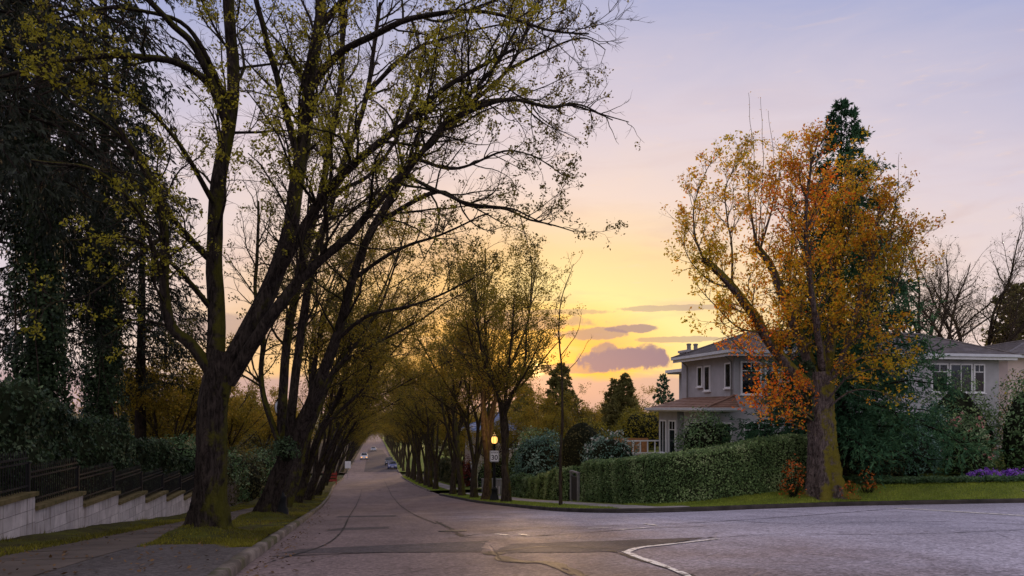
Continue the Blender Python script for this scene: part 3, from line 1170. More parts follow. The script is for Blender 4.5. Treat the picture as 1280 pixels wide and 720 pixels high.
def limb_set(limbs, K=26):
    Ps = np.stack([resample(l[0], K) for l in limbs])
    Rs = np.stack([l[1] + (l[2] - l[1]) * np.linspace(0, 1, K) ** .85 for l in limbs])
    return Ps, Rs


def wiggle(P, R, seed, amp=.35):
    """natural irregularity of drawn limbs"""
    r = np.random.default_rng(seed)
    M_, K, _ = P.shape
    s = np.linspace(0, 1, K)
    out = P.copy()
    for m in range(M_):
        L = np.linalg.norm(np.diff(P[m], axis=0), axis=1).sum()
        for k in range(1, 5):
            ph = r.uniform(0, 6.3, 3)
            amp_k = amp * .055 * L / k ** 1.3 * r.uniform(.4, 1, 3)
            out[m] += np.sin(2 * PI * k * s[:, None] * 1.1 + ph) * amp_k * (np.sin(PI * np.minimum(s * 1.5, 1) / 2) ** 2)[:, None] * .5
    return out


def street_tree(name, base, trunk, limbs, spec, label, seed, barkm='bark', leafm='leaf_spring', group=None, cat='tree', parts_local=True):
    """trunk: (pts,r0,r1,flare); limbs: list of (pts,r0,r1); spec: dict of growth settings. World coords, stored relative to base."""
    r = np.random.default_rng(seed)
    base = np.array(base, float)
    G = Geo()
    off = lambda pts: [np.array(p) - base for p in pts]
    if trunk:
        if len(trunk) > 4:
            trunk_tube(G, off(trunk[0]), trunk[1], trunk[2], 80, 56, trunk[3], seed, .10, trunk[4])
        else:
            trunk_tube(G, off(trunk[0]), trunk[1], trunk[2], 26, 16, trunk[3], seed)
    P0, R0 = limb_set([(off(l[0]), l[1], l[2]) for l in limbs])
    P0 = wiggle(P0, R0, seed)
    a = np.arange(9) * 2 * PI / 9
    wob = 1 + .10 * np.sin(3 * a[None, None, :] + np.cumsum(r.normal(size=(len(P0), 26, 1)), 1) * .5) + r.normal(size=(len(P0), 26, 9)) * .03
    V, Q = tubes(P0, R0, 9, wob)
    G.add(V, Q)
    s = dict(d1=1.3, d2=2.6, d3=4.0, l1=2.6, l2=1.1, l3=.42, up=.10, a1=46, leaf=.075, npl=6, spread=.075, nlev3=99999, u0=.28, fill=1.0, lsize=.07, tintc=.5, out=None)
    s.update(spec)
    gw = np.array([len(l) < 4 for l in limbs])
    P0w, R0w = P0[~gw], R0[~gw]
    P0, R0 = P0[gw], R0[gw]
    P1, R1, _ = grow(P0, R0, r, s['d1'], s['a1'], .38, .5, s['l1'], 9, .17, s['up'], s['u0'], .55, .010, s['out'])
    V, Q = tubes(P1, R1, 5)
    G.add(V, Q)
    root = tag(empty(name, tuple(base)), label, cat, group)
    G.build('trunk', M[barkm], root, True)
    B = Geo()
    P2, R2, _ = grow(P1, R1, r, s['d2'], 42, .5, .3, s['l2'], 5, .24, s['up'] * .8, .15, .5, .0065, s['out'])
    V, Q = tubes(P2, R2, 3)
    B.add(V, Q)
    P3, R3, _ = grow(P2, R2, r, s['d3'], 40, .5, .12, s['l3'], 3, .28, s['up'] * .6, .1, .6, .0042, None, s['nlev3'])
    V, Q = tubes(P3, R3, 3)
    B.add(V, Q)
    tag(B.build('twigs', M['twig'], root), kind='stuff')
    Lf = Geo()
    if len(P0w):
        wt = P0w[:, 3::2].reshape(-1, 3)
        Lf.add(*leaf_quads(wt, r, 2, .06, s['lsize'] * .6, np.full(len(wt), .35)))
    tips = np.concatenate([P3[:, -1], P3[r.random(len(P3)) < .5, 1], P2[:, -1]])
    keep = r.random(len(tips)) < s['fill']
    wk = vnoise(tips + base, .55, seed + 3)
    keep &= (wk > s.get('gap', -.35))
    tips = tips[keep]
    tint = np.clip(s['tintc'] + .35 * vnoise(tips, .8, seed + 1), 0, 1) if not callable(s.get('tintf')) else s['tintf'](tips + base)
    Lf.add(*leaf_quads(tips, r, s['npl'], s['spread'], s['lsize'], tint))
    Lf.build('crown', M[leafm], root)
    return root


def copy_tree(o, loc, rz, sc, label, group, scz=None):
    c = o.copy()
    col.objects.link(c)
    c.location = loc
    c.rotation_euler = (0, 0, rz)
    c.scale = (sc, sc, sc if scz is None else scz)
    c['label'] = label
    if group: c['group'] = group
    for ch in list(o.children):
        k = ch.copy()
        col.objects.link(k)
        k.parent = c
    return c


# ---------------------------------------------------------------- first big street tree (foreground left)
def pp(*rows):
    return [px(*q) for q in rows]


b1 = np.array([-2.62, 15.3, float(zleft(-2.62, 15.3)) + .05])
street_tree('street_tree', b1, (pp((256, 692, 14.4), (262, 640, 14.4), (266, 560, 14.4), (268, 500, 14.4), (282, 440, 14.4)), .26, .235, .30, .09), [
    (pp((266, 468, 14.4), (240, 432, 14.3), (214, 408, 14.1), (203, 360, 13.9), (205, 290, 13.7), (190, 225, 13.4), (150, 158, 13.0)), .13, .04),
    (pp((268, 480, 14.4), (270, 390, 14.6), (267, 330, 14.7), (273, 260, 14.8), (284, 190, 14.9), (290, 110, 15.0), (284, 30, 15.0), (278, -90, 15.0)), .185, .10),
    (pp((284, 150, 14.9), (262, 105, 14.4), (216, 76, 13.8), (150, 72, 13.2), (70, 78, 12.8), (-10, 98, 12.4)), .085, .025),
    (pp((286, 160, 14.9), (250, 70, 14.2), (205, 22, 13.6), (150, -40, 13.0)), .09, .04),
    (pp((280, 470, 14.4), (322, 395, 14.6), (345, 340, 14.8), (362, 280, 15.0), (371, 200, 15.1), (385, 110, 15.2), (402, 30, 15.2), (414, -90, 15.2)), .19, .09),
    (pp((285, 478, 14.4), (340, 395, 14.2), (398, 325, 14.2), (440, 285, 14.0), (500, 215, 13.8), (560, 150, 13.6), (620, 90, 13.4), (650, 40, 13.2)), .135, .02),
    (pp((345, 345, 14.8), (400, 250, 14.2), (440, 205, 13.8), (500, 165, 13.5), (560, 110, 13.2), (640, 60, 13.0)), .11, .025),
    (pp((385, 115, 15.2), (420, 70, 14.8), (470, 42, 14.4), (529, 20, 14.0), (616, 18, 13.6), (690, 34, 13.2), (735, 42, 13.0)), .085, .014),
    (pp((372, 195, 15.1), (345, 90, 14.8), (320, 10, 14.4), (310, -60, 14.2)), .08, .04),
    (pp((402, 30, 15.2), (450, -20, 14.8), (520, -60, 14.2)), .07, .03),
    (pp((203, 350, 13.9), (175, 270, 13.2), (120, 215, 12.6), (40, 200, 12.2)), .05, .02),
    (pp((268, 330, 14.7), (215, 270, 14.0), (170, 190, 13.2), (90, 130, 12.6), (30, 60, 12.2)), .06, .02),
    (pp((268, 390, 14.6), (215, 330, 13.9), (160, 300, 13.2), (90, 300, 12.6)), .06, .015),
    (pp((273, 265, 14.8), (230, 190, 14.0), (180, 130, 13.3), (110, 105, 12.7), (50, 120, 12.3)), .055, .015),
    (pp((205, 295, 13.7), (160, 330, 13.2), (110, 370, 12.8), (60, 380, 12.5)), .035, .01),
    (pp((286, 130, 14.9), (230, 30, 14.0), (140, 10, 13.2), (50, 30, 12.6)), .06, .015),
    (pp((214, 408, 14.1), (170, 400, 13.6), (130, 420, 13.2)), .03, .01),
    (pp((560, 150, 13.6), (634, 124, 13.3), (685, 134, 13.1), (722, 133, 13.0), (768, 150, 12.9)), .045, .009),
    (pp((500, 215, 13.8), (545, 238, 13.5), (590, 256, 13.3), (640, 262, 13.2), (690, 280, 13.1)), .04, .009),
], dict(d1=3.6, d2=5.4, d3=6.4, l1=2.7, l2=1.1, l3=.36, u0=.22, npl=13, lsize=.066, spread=.048, gap=-.25, fill=.27),
    'massive forked street tree with thick dark trunk beside the stepped wall', 21, 'bark_moss')

b2 = np.array([-2.45, 24.6, float(zleft(-2.45, 24.6))])
street_tree('street_tree', b2, (pp((322, 664, 23.5), (333, 635, 23.5), (352, 585, 23.4), (372, 540, 23.3), (388, 510, 23.2)), .24, .21, .24, .09), [
    (pp((372, 545, 23.3), (398, 480, 23.2), (420, 425, 23.0), (446, 345, 22.7), (470, 280, 22.4), (515, 197, 22.0), (575, 133, 21.4), (634, 87, 20.8), (668, 20, 20.2)), .205, .03),
    (pp((352, 590, 23.4), (352, 540, 23.6), (355, 480, 23.9), (362, 400, 24.2), (385, 300, 24.6), (410, 180, 24.9), (428, 60, 25.1), (436, -60, 25.2)), .17, .07),
    (pp((360, 570, 23.4), (366, 500, 23.0), (374, 430, 22.7), (392, 350, 22.5), (420, 240, 22.3), (455, 120, 22.1), (470, 0, 22.0)), .155, .05),
    (pp((349, 555, 23.4), (332, 505, 23.7), (327, 470, 24.0), (330, 420, 24.4), (318, 350, 24.8), (322, 250, 25.2)), .10, .04),
    (pp((470, 280, 22.4), (542, 240, 21.8), (580, 254, 21.4), (630, 261, 21.0), (666, 277, 20.7), (720, 290, 20.4)), .085, .014),
    (pp((575, 133, 21.4), (634, 124, 20.8), (685, 135, 20.4), (722, 133, 20.1), (788, 152, 19.7)), .07, .010),
    (pp((446, 345, 22.7), (500, 310, 22.0), (560, 290, 21.4), (610, 268, 21.0)), .07, .02),
    (pp((420, 425, 23.0), (460, 395, 22.4), (520, 380, 21.8), (590, 350, 21.2)), .07, .02),
    (pp((634, 87, 20.8), (690, 60, 20.2), (730, 48, 19.8), (756, 62, 19.6)), .05, .010),
    (pp((515, 197, 22.0), (570, 210, 21.2), (640, 190, 20.6), (700, 215, 20.2)), .06, .012),
    (pp((455, 120, 22.1), (520, 60, 21.4), (600, 40, 20.8), (680, 20, 20.4)), .06, .014),
    (pp((420, 240, 22.3), (470, 210, 21.8), (520, 120, 21.4), (560, 30, 21.0)), .07, .02),
], dict(d1=3.5, d2=4.6, d3=5.2, l1=3.3, l2=1.3, l3=.45, u0=.22, npl=9, lsize=.085, spread=.06, gap=-.25, fill=.34, tintc=.3),
    'leaning street tree with ivy tuft where its stems fork, by a lamp base', 22, 'bark_moss', 'leaf_dusk')


# ---------------------------------------------------------------- prototypes for the rows: vase-shaped, leaning over the street
def row_limbs(seed, lean, h, nst, spreadx, fork):
    """limbs in local space; lean>0 leans to +x"""
    r = np.random.default_rng(seed)
    ls = []
    tr = [np.array([0, 0, -.3]), np.array([.02 * lean, 0, 0]), np.array([.22 * lean * fork, r.normal() * .08, fork * .5]), np.array([.42 * lean * fork, r.normal() * .1, fork])]
    top = tr[-1]
    for k in range(nst):
        ang = 2 * PI * (k + r.uniform(-.25, .25)) / nst
        dx, dy = math.cos(ang), math.sin(ang)
        hh = h * r.uniform(.78, 1.04)
        ex = lean * h * .36 + spreadx * dx * h * .20
        ey = dy * h * .17
        p0 = tr[2] * .5 + tr[3] * .5
        p = [p0]
        for u in (.25, .5, .75, 1.0):
            p.append(np.array([top[0] + (ex - top[0] * .6) * u ** 1.2 + r.normal() * .25, top[1] + ey * u ** .8 + r.normal() * .25, top[2] + (hh - top[2]) * u]))
        ls.append((p, .13 * r.uniform(.8, 1.2), .025))
        if r.random() < .8:         # one side limb
            q0 = p[2] * .5 + p[1] * .5
            d = np.array([lean * 1.6 + dx * 1.5, dy * 2.2, 1.2])
            ls.append(([q0, q0 + d * .6 + [0, 0, .2], q0 + d * 1.3 + [0, 0, .5], q0 + d * 2.0 + [0, 0, .8]], .07, .02))
    return tr, ls


def row_proto(seed, lean, h, nst, spreadx, fork, spec, label, r0=.27, leafm='leaf_row', barkm='bark_row'):
    tr, ls = row_limbs(seed, lean, h, nst, spreadx, fork)
    return street_tree('street_tree', (0, 0, 0), (tr, r0, r0 * .8, r0 * .5), ls, spec, label, seed, barkm, leafm)


rs = dict(d1=2.4, d2=4.0, d3=5.0, l1=2.8, l2=1.3, l3=.5, npl=5, lsize=.11, spread=.10, up=.14, gap=-.5, fill=.7)
LL = 'leaning mossy tree in the row on the wooded kerb beyond the lamp base'
LR = 'upright spring-leafed tree in the kerb row on the house side'
protoL = [row_proto(31, 1.0, 13.5, 4, .8, 2.2, rs, LL, .27, barkm='bark_moss'), row_proto(32, .85, 13, 5, 1.0, 1.8, rs, LL, .25, barkm='bark_moss')]
rs2 = dict(rs, lsize=.11, fill=.75)
protoR = [row_proto(41, -.12, 12.6, 4, 1.0, 2.0, rs2, LR, .24), row_proto(42, .1, 12.2, 5, 1.15, 2.4, rs2, LR, .22), row_proto(43, -.28, 12.8, 3, .9, 2.8, rs2, LR, .22)]
used = set()


def place(proto, loc, rz, sc, label, group, scz=None):
    if id(proto) not in used:
        used.add(id(proto))
        proto.location = loc
        proto.rotation_euler = (0, 0, rz)
        proto.scale = (sc, sc, sc if scz is None else scz)
        proto['label'] = label
        proto['group'] = group
        return proto
    return copy_tree(proto, loc, rz, sc, label, group, scz)


rr = np.random.default_rng(77)
ORD = ['first', 'second', 'third', 'fourth', 'fifth', 'sixth', 'seventh', 'eighth', 'ninth']
GL, GR = 'leaning trees along the wooded kerb', 'trees along the kerb on the house side'
for i, (x, y) in enumerate(LEFT_TREES[2:]):
    x += float(shift(y))
    place(protoL[i % 2], (x, y, float(zleft(x, y))), rr.uniform(-.45, .45) + (.0 if i % 3 else .5), rr.uniform(.9, 1.08), ORD[i] + ' leaning mossy tree past the lamp base on the wooded kerb', GL)
for i, y in enumerate(np.concatenate([np.arange(142, 250, 11.0), np.arange(262, 420, 16.0)])):
    x = -2.4 + float(shift(y))
    place(protoL[i % 2], (x, y, float(zr(y)) + .1), rr.uniform(-.6, .6), rr.uniform(.85, 1.0), 'far leaning tree on the wooded kerb past the valley crossing', 'far trees on the wooded kerb')
LRn = {40.0: 'broad spring-leafed tree with dark twigs right behind the lamp post', 51.0: 'forked street tree between lamp post and side lane', 56.5: 'forked street tree one before the side lane, house side', 46.0: 'slim street tree standing next after the lamp post', 61.5: 'street tree on the verge tip at the side lane'}
for i, y in enumerate([40.0, 51.0, 56.5, 46.0, 61.5, 73.5, 78, 82.5, 88, 93.5, 101, 108, 115, 121]):
    x = (8.55 if y > 47 else 8.45) + float(shift(y))
    place(protoR[i % 3], (x, y, float(zr(y)) + .12), [.4, 1.7, -.6, 2.6][i % 4], (rr.uniform(1.02, 1.16) if y < 100 else rr.uniform(.9, 1.0)) if y > 45 else .99, LRn.get(y, ORD[max(0, i - 5)] + ' upright street tree past the side lane on the house side'), GR)
for i, y in enumerate(np.concatenate([np.arange(141, 250, 11.0), np.arange(262, 420, 16.0)])):
    x = 8.7 + float(shift(y))
    place(protoR[i % 3], (x, y, float(zr(y)) + .1), rr.uniform(0, 6), rr.uniform(.85, 1.0), 'far street tree on the house side past the valley crossing', 'far trees on the house side')

# ---------------------------------------------------------------- thin sapling on the corner verge
sb = np.array([8.95, 31.0, float(zlot(8.95, 31.0))])
street_tree('sapling', sb, None, [
    (pp((701, 634, 32.1), (701, 560, 32.1), (703, 480, 32.1), (700, 420, 32.1), (706, 370, 32.1), (716, 330, 32.1)), .085, .012),
    (pp((702, 470, 32.1), (722, 450, 31.9), (736, 425, 31.8)), .022, .006),
    (pp((701, 445, 32.1), (722, 415, 32.4), (727, 390, 32.6)), .022, .006),
    (pp((702, 480, 32.1), (675, 440, 32.4), (672, 400, 32.6)), .022, .006),
    (pp((701, 430, 32.1), (694, 395, 31.8), (700, 365, 31.6)), .018, .006),
], dict(d1=2.6, d2=3.6, d3=4, l1=.9, l2=.45, l3=.22, u0=.5, npl=3, lsize=.075, spread=.05, fill=.5, up=.25, a1=38), 'tall thin sapling on the corner verge near the hedge gate', 51, 'bark_row', 'leaf_row')

# ---------------------------------------------------------------- the big orange maple
mb = np.array([18.0, 26.0, float(zlot(18.0, 26.0))])
TM = 29.2


def maple_tint(p):
    # yellow low on the right side, orange inside, red sprigs low on the hedge side
    a = (p[:, 0] - mb[0]) * CT - (p[:, 1] - mb[1]) * ST
    z = p[:, 2]
    t = .44 + .20 * vnoise(p, .55, 5) - .10 * sstep(a, .5, 3.0) * (1 - sstep(z, 4, 8)) - .22 * sstep(a, .4, 1.6) * (1 - sstep(z, 3.0, 4.5)) + .36 * sstep(-a, .3, 1.4) * (1 - sstep(z, 2.6, 5.2)) + .18 * sstep(z, 6, 9) * (1 - sstep(z, 10, 12)) - .1
    t = t - .2 * sstep(-a, 2.0, 4.5) * sstep(z, 4.5, 7)
    return np.clip(t, 0, 1)


street_tree('maple_tree', mb, (pp((1032, 622, TM), (1030, 590, TM), (1027, 540, TM), (1025, 490, TM), (1024, 465, TM)), .50, .50, .30, .09), [
    (pp((1020, 490, TM), (990, 462, TM - .3), (955, 415, TM - .8), (915, 360, TM - 1.2), (878, 322, TM - 1.5)), .27, .12),
    (pp((1022, 480, TM), (1004, 430, TM + .2), (985, 385, TM + .4), (966, 340, TM + .5), (946, 308, TM + .5)), .25, .13),
    (pp((1030, 480, TM), (1040, 420, TM + .3), (1044, 360, TM + .6), (1040, 310, TM + .8), (1037, 245, TM + .9)), .22, .05),
    (pp((1034, 485, TM), (1060, 430, TM - .4), (1080, 360, TM - .9), (1092, 300, TM - 1.2), (1100, 250, TM - 1.4)), .18, .04),
    (pp((1030, 470, TM), (1020, 400, TM - 1.2), (1012, 330, TM - 2.0), (1010, 260, TM - 2.4), (1010, 205, TM - 2.6)), .18, .04),
    (pp((946, 308, TM + .5), (938, 260, TM + .4), (936, 215, TM + .4), (940, 190, TM + .4)), .06, .008),
    (pp((946, 308, TM + .5), (944, 240, TM + .6), (942, 180, TM + .6), (934, 118, TM + .6)), .022, .006, 1),
    (pp((948, 308, TM + .5), (952, 240, TM + .3), (954, 180, TM + .3), (950, 122, TM + .3)), .022, .006, 1),
    (pp((950, 312, TM + .5), (962, 240, TM + .2), (968, 190, TM + .1), (960, 140, TM)), .02, .006, 1),
    (pp((950, 312, TM + .5), (965, 260, TM + .2), (975, 215, TM), (978, 190, TM)), .05, .008),
    (pp((880, 325, TM - 1.5), (868, 290, TM - 1.5), (872, 240, TM - 1.5), (890, 200, TM - 1.5)), .05, .01),
    (pp((915, 360, TM - 1.2), (915, 300, TM - 1.0), (905, 240, TM - .8), (925, 190, TM - .8)), .05, .01),
    (pp((985, 385, TM + .4), (990, 310, TM + .4), (986, 240, TM + .2), (994, 190, TM)), .06, .01),
    (pp((1080, 360, TM - .9), (1105, 320, TM - 1.2), (1118, 280, TM - 1.4), (1122, 240, TM - 1.6)), .05, .01),
    (pp((1060, 430, TM - .4), (1095, 400, TM - 1.0), (1125, 340, TM - 1.4), (1140, 280, TM - 1.6)), .06, .01),
    (pp((1044, 360, TM + .6), (1060, 290, TM + .4), (1066, 235, TM + .2), (1064, 195, TM)), .06, .01),
    (pp((1034, 510, TM - .4), (1062, 490, TM - .9), (1092, 488, TM - 1.3), (1128, 500, TM - 1.6)), .045, .01),
    (pp((1032, 480, TM - .4), (1070, 450, TM - 1.2), (1110, 440, TM - 1.6), (1135, 455, TM - 1.8)), .05, .01),
    (pp((1034, 500, TM - .5), (1062, 470, TM - 1.4), (1095, 462, TM - 2.0), (1120, 472, TM - 2.3)), .045, .01),
    (pp((1036, 470, TM - .4), (1066, 425, TM - 1.4), (1100, 405, TM - 2.0), (1128, 415, TM - 2.4)), .045, .01),
    (pp((1014, 525, TM - .5), (985, 500, TM - 1.5), (960, 500, TM - 2.0), (948, 512, TM - 2.2)), .04, .01),
    (pp((1016, 520, TM - .4), (990, 505, TM - .9), (965, 495, TM - 1.2), (945, 480, TM - 1.4)), .04, .01),
    (pp((990, 462, TM - .3), (960, 455, TM - 1.2), (930, 440, TM - 1.6), (900, 415, TM - 1.8)), .05, .01),
    (pp((955, 415, TM - .8), (925, 410, TM - 1.4), (895, 385, TM - 1.8), (868, 350, TM - 2.0)), .05, .01),
    (pp((1012, 540, TM - .5), (985, 525, TM - 1.0), (975, 510, TM - 1.2)), .03, .01),
    (pp((915, 360, TM - 1.2), (885, 350, TM - 1.5), (860, 320, TM - 1.7), (856, 285, TM - 1.8)), .04, .008),
    (pp((1110, 290, TM - 1.4), (1122, 240, TM - 1.4), (1124, 192, TM - 1.4)), .02, .005, 1),
], dict(d1=4.8, d2=5.4, d3=4.4, l1=2.0, l2=.95, l3=.36, u0=.10, npl=4, lsize=.12, spread=.085, gap=-.85, fill=.72, up=.16, tintf=maple_tint, out=np.array([0, -.05, 0])),
    'big pollarded maple with orange and yellow leaves and mossy trunk beside the kerb', 61, 'bark_maple', 'leaf_maple')


# ---------------------------------------------------------------- conifers
def conifer(name, base, h, rad, label, leafm, seed, nb=110, droop=.25, h0=.08, nside=12, nleaf=9, ls=.16, asp=.28, trunk_r=.22, top_pow=.8, shape=None, group=None, barkm='bark_dark', hang=.2, bare=0., twigs=False):
    r = np.random.default_rng(seed)
    root = tag(empty(name, tuple(base)), label, 'tree', group)
    T = Geo()
    pts = [np.array([0, 0, -.3]), np.array([0, 0, h * .3]), np.array([r.normal() * .1, r.normal() * .1, h * .7]), np.array([r.normal() * .1, 0, h])]
    Pt = resample(pts, 20)
    Rt = trunk_r * np.linspace(1, .06, 20)
    V, Q = tubes(Pt[None], Rt[None], 10)
    T.add(V, Q)
    u = h0 + (1 - h0) * (np.arange(nb) + r.random(nb)) / nb
    u = np.clip(u, h0, .985)
    az = np.arange(nb) * 2.399 + r.normal(size=nb) * .3
    if shape is None:
        w = ((1 - u) / (1 - h0)) ** top_pow
    else:
        w = shape((u - h0) / (1 - h0))
    ln = rad * w * r.uniform(.6, 1.2, nb) + .12
    K = 8
    s = np.linspace(0, 1, K)
    d = np.stack([np.cos(az), np.sin(az)], 1)
    zc = np.interp(u * h, Pt[:, 2], Pt[:, 2])
    P = np.empty((nb, K, 3))
    P[:, :, 0] = np.interp(u * h, Pt[:, 2], Pt[:, 0])[:, None] + d[:, :1] * ln[:, None] * s
    P[:, :, 1] = np.interp(u * h, Pt[:, 2], Pt[:, 1])[:, None] + d[:, 1:] * ln[:, None] * s
    P[:, :, 2] = zc[:, None] + ln[:, None] * (.22 * s - droop * 1.6 * s ** 2 + .30 * droop * s ** 3 + .25 * (u[:, None] > .85) * s)
    P[:, 1:] += np.cumsum(r.normal(size=(nb, K - 1, 3)) * .03, 1) * ln[:, None, None]
    R = (.012 * ln + .006)[:, None] * np.linspace(1, .25, K)
    V, Q = tubes(P, R, 4)
    T.add(V, Q)
    P2, R2, u2 = grow(P, R, r, nside / max(rad * .6, .3), 52, .38, .12, rad * .35, 4, .12, -droop * .25, .12, .6, .004)
    if twigs:
        V, Q = tubes(P2[:, ::3], R2[:, ::3], 3)
        T.add(V, Q)
    T.build('trunk', M[barkm], root, True)
    G = Geo()
    n2 = len(P2)
    reps = nleaf
    uu = r.random((n2, reps)) * .999
    f = uu * 3
    i = f.astype(int)
    w_ = (f - i)[..., None]
    ar = np.arange(n2)[:, None]
    C = (P2[ar, i] * (1 - w_) + P2[ar, i + 1] * w_).reshape(-1, 3)
    A = unit((P2[ar, i + 1] - P2[ar, i]).reshape(-1, 3))
    n = len(C)
    if bare:
        k = r.random(n) > bare
        C, A = C[k], A[k]
        n = len(C)
    a = unit(A + r.normal(size=(n, 3)) * .55 + np.array([0, 0, -hang]))
    b = unit(np.cross(a, r.normal(size=(n, 3))))
    sz = ls * r.uniform(.6, 1.3, (n, 1))
    V = np.stack([C, C + a * sz * .5 + b * sz * asp * .5, C + a * sz, C + a * sz * .5 - b * sz * asp * .5], 1).reshape(-1, 3)
    ti = np.clip(.45 + .3 * vnoise(C, 1.1, seed) + .2 * (np.linalg.norm(C[:, :2], axis=1) / rad - .5) + r.normal(size=n) * .12, 0, 1)
    G.add(V, np.arange(4 * n).reshape(n, 4), np.repeat(ti, 4))
    G.build('crown', M[leafm], root)
    return root


# spruce behind the maple
conifer('spruce_tree', px(1052, 590, 33.5) * [1, 1, 0] + [0, 0, -1.35], 16.6, 4.5, 'dark green spruce rising behind the orange maple', 'leaf_spruce', 71, 260, .20, .04, 30, 17, .20, .26, .26, .78)
# conifers of the gardens down the hill
conifer('spruce_tree', px(781, 560, 62) * [1, 1, 0] + [0, 0, -2.6], 7.0, 2.5, 'bushy green conifer in the garden left of the grey house', 'leaf_cypress', 72, 140, .05, .02, 24, 13, .22, .4, .2, .95, hang=-.3)
conifer('spruce_tree', px(768, 560, 64) * [1, 1, 0] + [0, 0, -2.6], 6.6, 1.9, 'slim twin-topped conifer next to the bushy garden conifer', 'leaf_cypress', 73, 100, .05, .02, 20, 12, .22, .4, .2, .95, hang=-.3)
conifer('spruce_tree', px(829, 560, 92) * [1, 1, 0] + [0, 0, -4.5], 10.3, 2.6, 'small distant spruce with pointed top beside the house chimney', 'leaf_spruce', 74, 80, .15, .03, 12, 10, .34, .35, .2, .8)
conifer('cypress_tree', px(702, 560, 80) * [1, 1, 0] + [0, 0, -5], 11.2, 3.6, 'broad rusty cypress glowing below the low sun', 'leaf_cypress', 75, 130, .02, .02, 24, 12, .32, .45, .25, .75, hang=-.4)
conifer('cypress_tree', px(655, 560, 95) * [1, 1, 0] + [0, 0, -6], 10.5, 3.4, 'rounder rusty cypress beyond the house with the blue roof', 'leaf_cypress', 76, 120, .02, .02, 22, 11, .34, .45, .25, .6, hang=-.4)
conifer('cypress_tree', px(1268, 480, 66) * [1, 1, 0] + [0, 0, -1], 13.2, 3.0, 'dark dense cypress beyond the far end of the grey house', 'leaf_cypress', 77, 140, .02, .02, 22, 12, .3, .4, .25, .45, hang=-.4)

# tall dark conifers with ivied trunks behind the garden wall
CL = [((-9.3, 26.3), 1.0, 'towering dark conifer with thickly ivied trunk behind the fence', 0), ((-9.8, 34.5), .96, 'second dark conifer behind the wall, its trunk thick with ivy', 1),
      ((-8.9, 20.2), 1.02, 'dark conifer nearest the road junction behind the iron fence', 2), ((-10.6, 43.5), .85, 'slimmer dark conifer with a bare lower trunk above the rhododendron', 2),
      ((-13.2, 32), 1.05, 'dark conifer deep in the garden between the ivied ones', 0), ((-15, 43), 1.0, 'dark conifer deepest in the garden', 1)]
cprotos = []
for k, (h, rd, h0) in enumerate(((25, 4.0, .34), (24, 3.6, .30), (24, 4.2, .30))):
    cprotos.append(conifer('conifer_tree', (0, 0, 0), h, rd, 'dark conifer', 'leaf_conifer_dark', 80 + k, 100, .42, h0, 24, 16, .19, .26, .42, .45, hang=.9))
for (x, y), sc, lab, k in CL:
    place(cprotos[k], (x, y, float(zleft(x, y))), rr.uniform(0, 6), sc, lab, 'dark conifers behind the garden wall')


# ---------------------------------------------------------------- shrubs, hedges, ivy
def leaf_shell(C, Nn, r, n, leafsize, asp=.6, tintbase=.5, seed=0, down=.2):
    t = np.clip(tintbase + .35 * vnoise(C, 1.6, seed) + .25 * vnoise(C, 5, seed + 1), 0, 1)
    return leaf_quads(C, r, n, leafsize * .5, leafsize, t, asp, down, .18, Nn)


def ball_points(r, n, rad, seed, lump=.16, low=-.35, fr=1.6):
    d = unit(r.normal(size=(n, 3)))
    d = d[d[:, 2] > low]
    k = 1 + lump * vnoise(d, fr, seed) + lump * .7 * vnoise(d, fr * 2.7, seed + 1)
    return d * k[:, None] * np.array(rad), d


def shrub(name, base, rad, label, leafm, seed, n=2600, leafsize=.12, cat='bush', group=None, lump=.16, flower=None, nfl=120, flsize=.1, core=True, zc=.42, npl=2, tintb=.45):
    r = np.random.default_rng(seed)
    root = tag(empty(name, tuple(base)), label, cat, group)
    cz = rad[2] * zc
    C, Nn = ball_points(r, n, rad, seed, lump)
    depth = r.random((len(C), 1)) ** 2.2 * .35
    C = C * (1 - depth) + [0, 0, cz]
    C[:, 2] = np.maximum(C[:, 2], .02)
    G = Geo()
    G.add(*leaf_shell(C, Nn, r, npl, leafsize, .55, tintb, seed))
    G.build('foliage', M[leafm], root)
    # stems from the base to the shell
    k = 26
    E, _ = ball_points(r, 90, rad, seed, lump, .0)
    E = E[:k] * .85 + [0, 0, cz]
    st = np.array([[r.normal() * .1 * rad[0], r.normal() * .1 * rad[0], -.1] for _ in range(len(E))])
    P = np.stack([st, st * .6 + E * .4 + [0, 0, -.05], E], 1)
    B = Geo()
    B.add(*tubes(P, np.array([.03, .02, .008])[None, :] * np.ones((len(E), 1)) * max(.5, rad[0]), 4))
    if core:  # dark filler shell added inside the foliage, joined to the stems
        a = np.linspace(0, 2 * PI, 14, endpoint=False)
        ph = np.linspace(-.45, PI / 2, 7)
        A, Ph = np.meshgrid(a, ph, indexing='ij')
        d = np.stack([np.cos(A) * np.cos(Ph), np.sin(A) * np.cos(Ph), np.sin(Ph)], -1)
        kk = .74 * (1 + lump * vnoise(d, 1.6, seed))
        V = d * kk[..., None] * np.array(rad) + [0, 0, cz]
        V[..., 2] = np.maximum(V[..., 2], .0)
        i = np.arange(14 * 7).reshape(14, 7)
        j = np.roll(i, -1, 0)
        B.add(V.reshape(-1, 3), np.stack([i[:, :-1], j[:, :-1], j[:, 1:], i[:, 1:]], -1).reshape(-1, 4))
    B.build('stems_core', M['core'], root)
    if flower:
        Fc, Fn = ball_points(r, nfl * 2, rad, seed, lump, -.1)
        Fc = Fc[:nfl] * 1.02 + [0, 0, cz]
        Fg = Geo()
        Fg.add(*leaf_quads(Fc, r, 7, flsize * .45, flsize, r.random(len(Fc)), .8))
        Fg.build('blossom', M[flower], root)
    return root


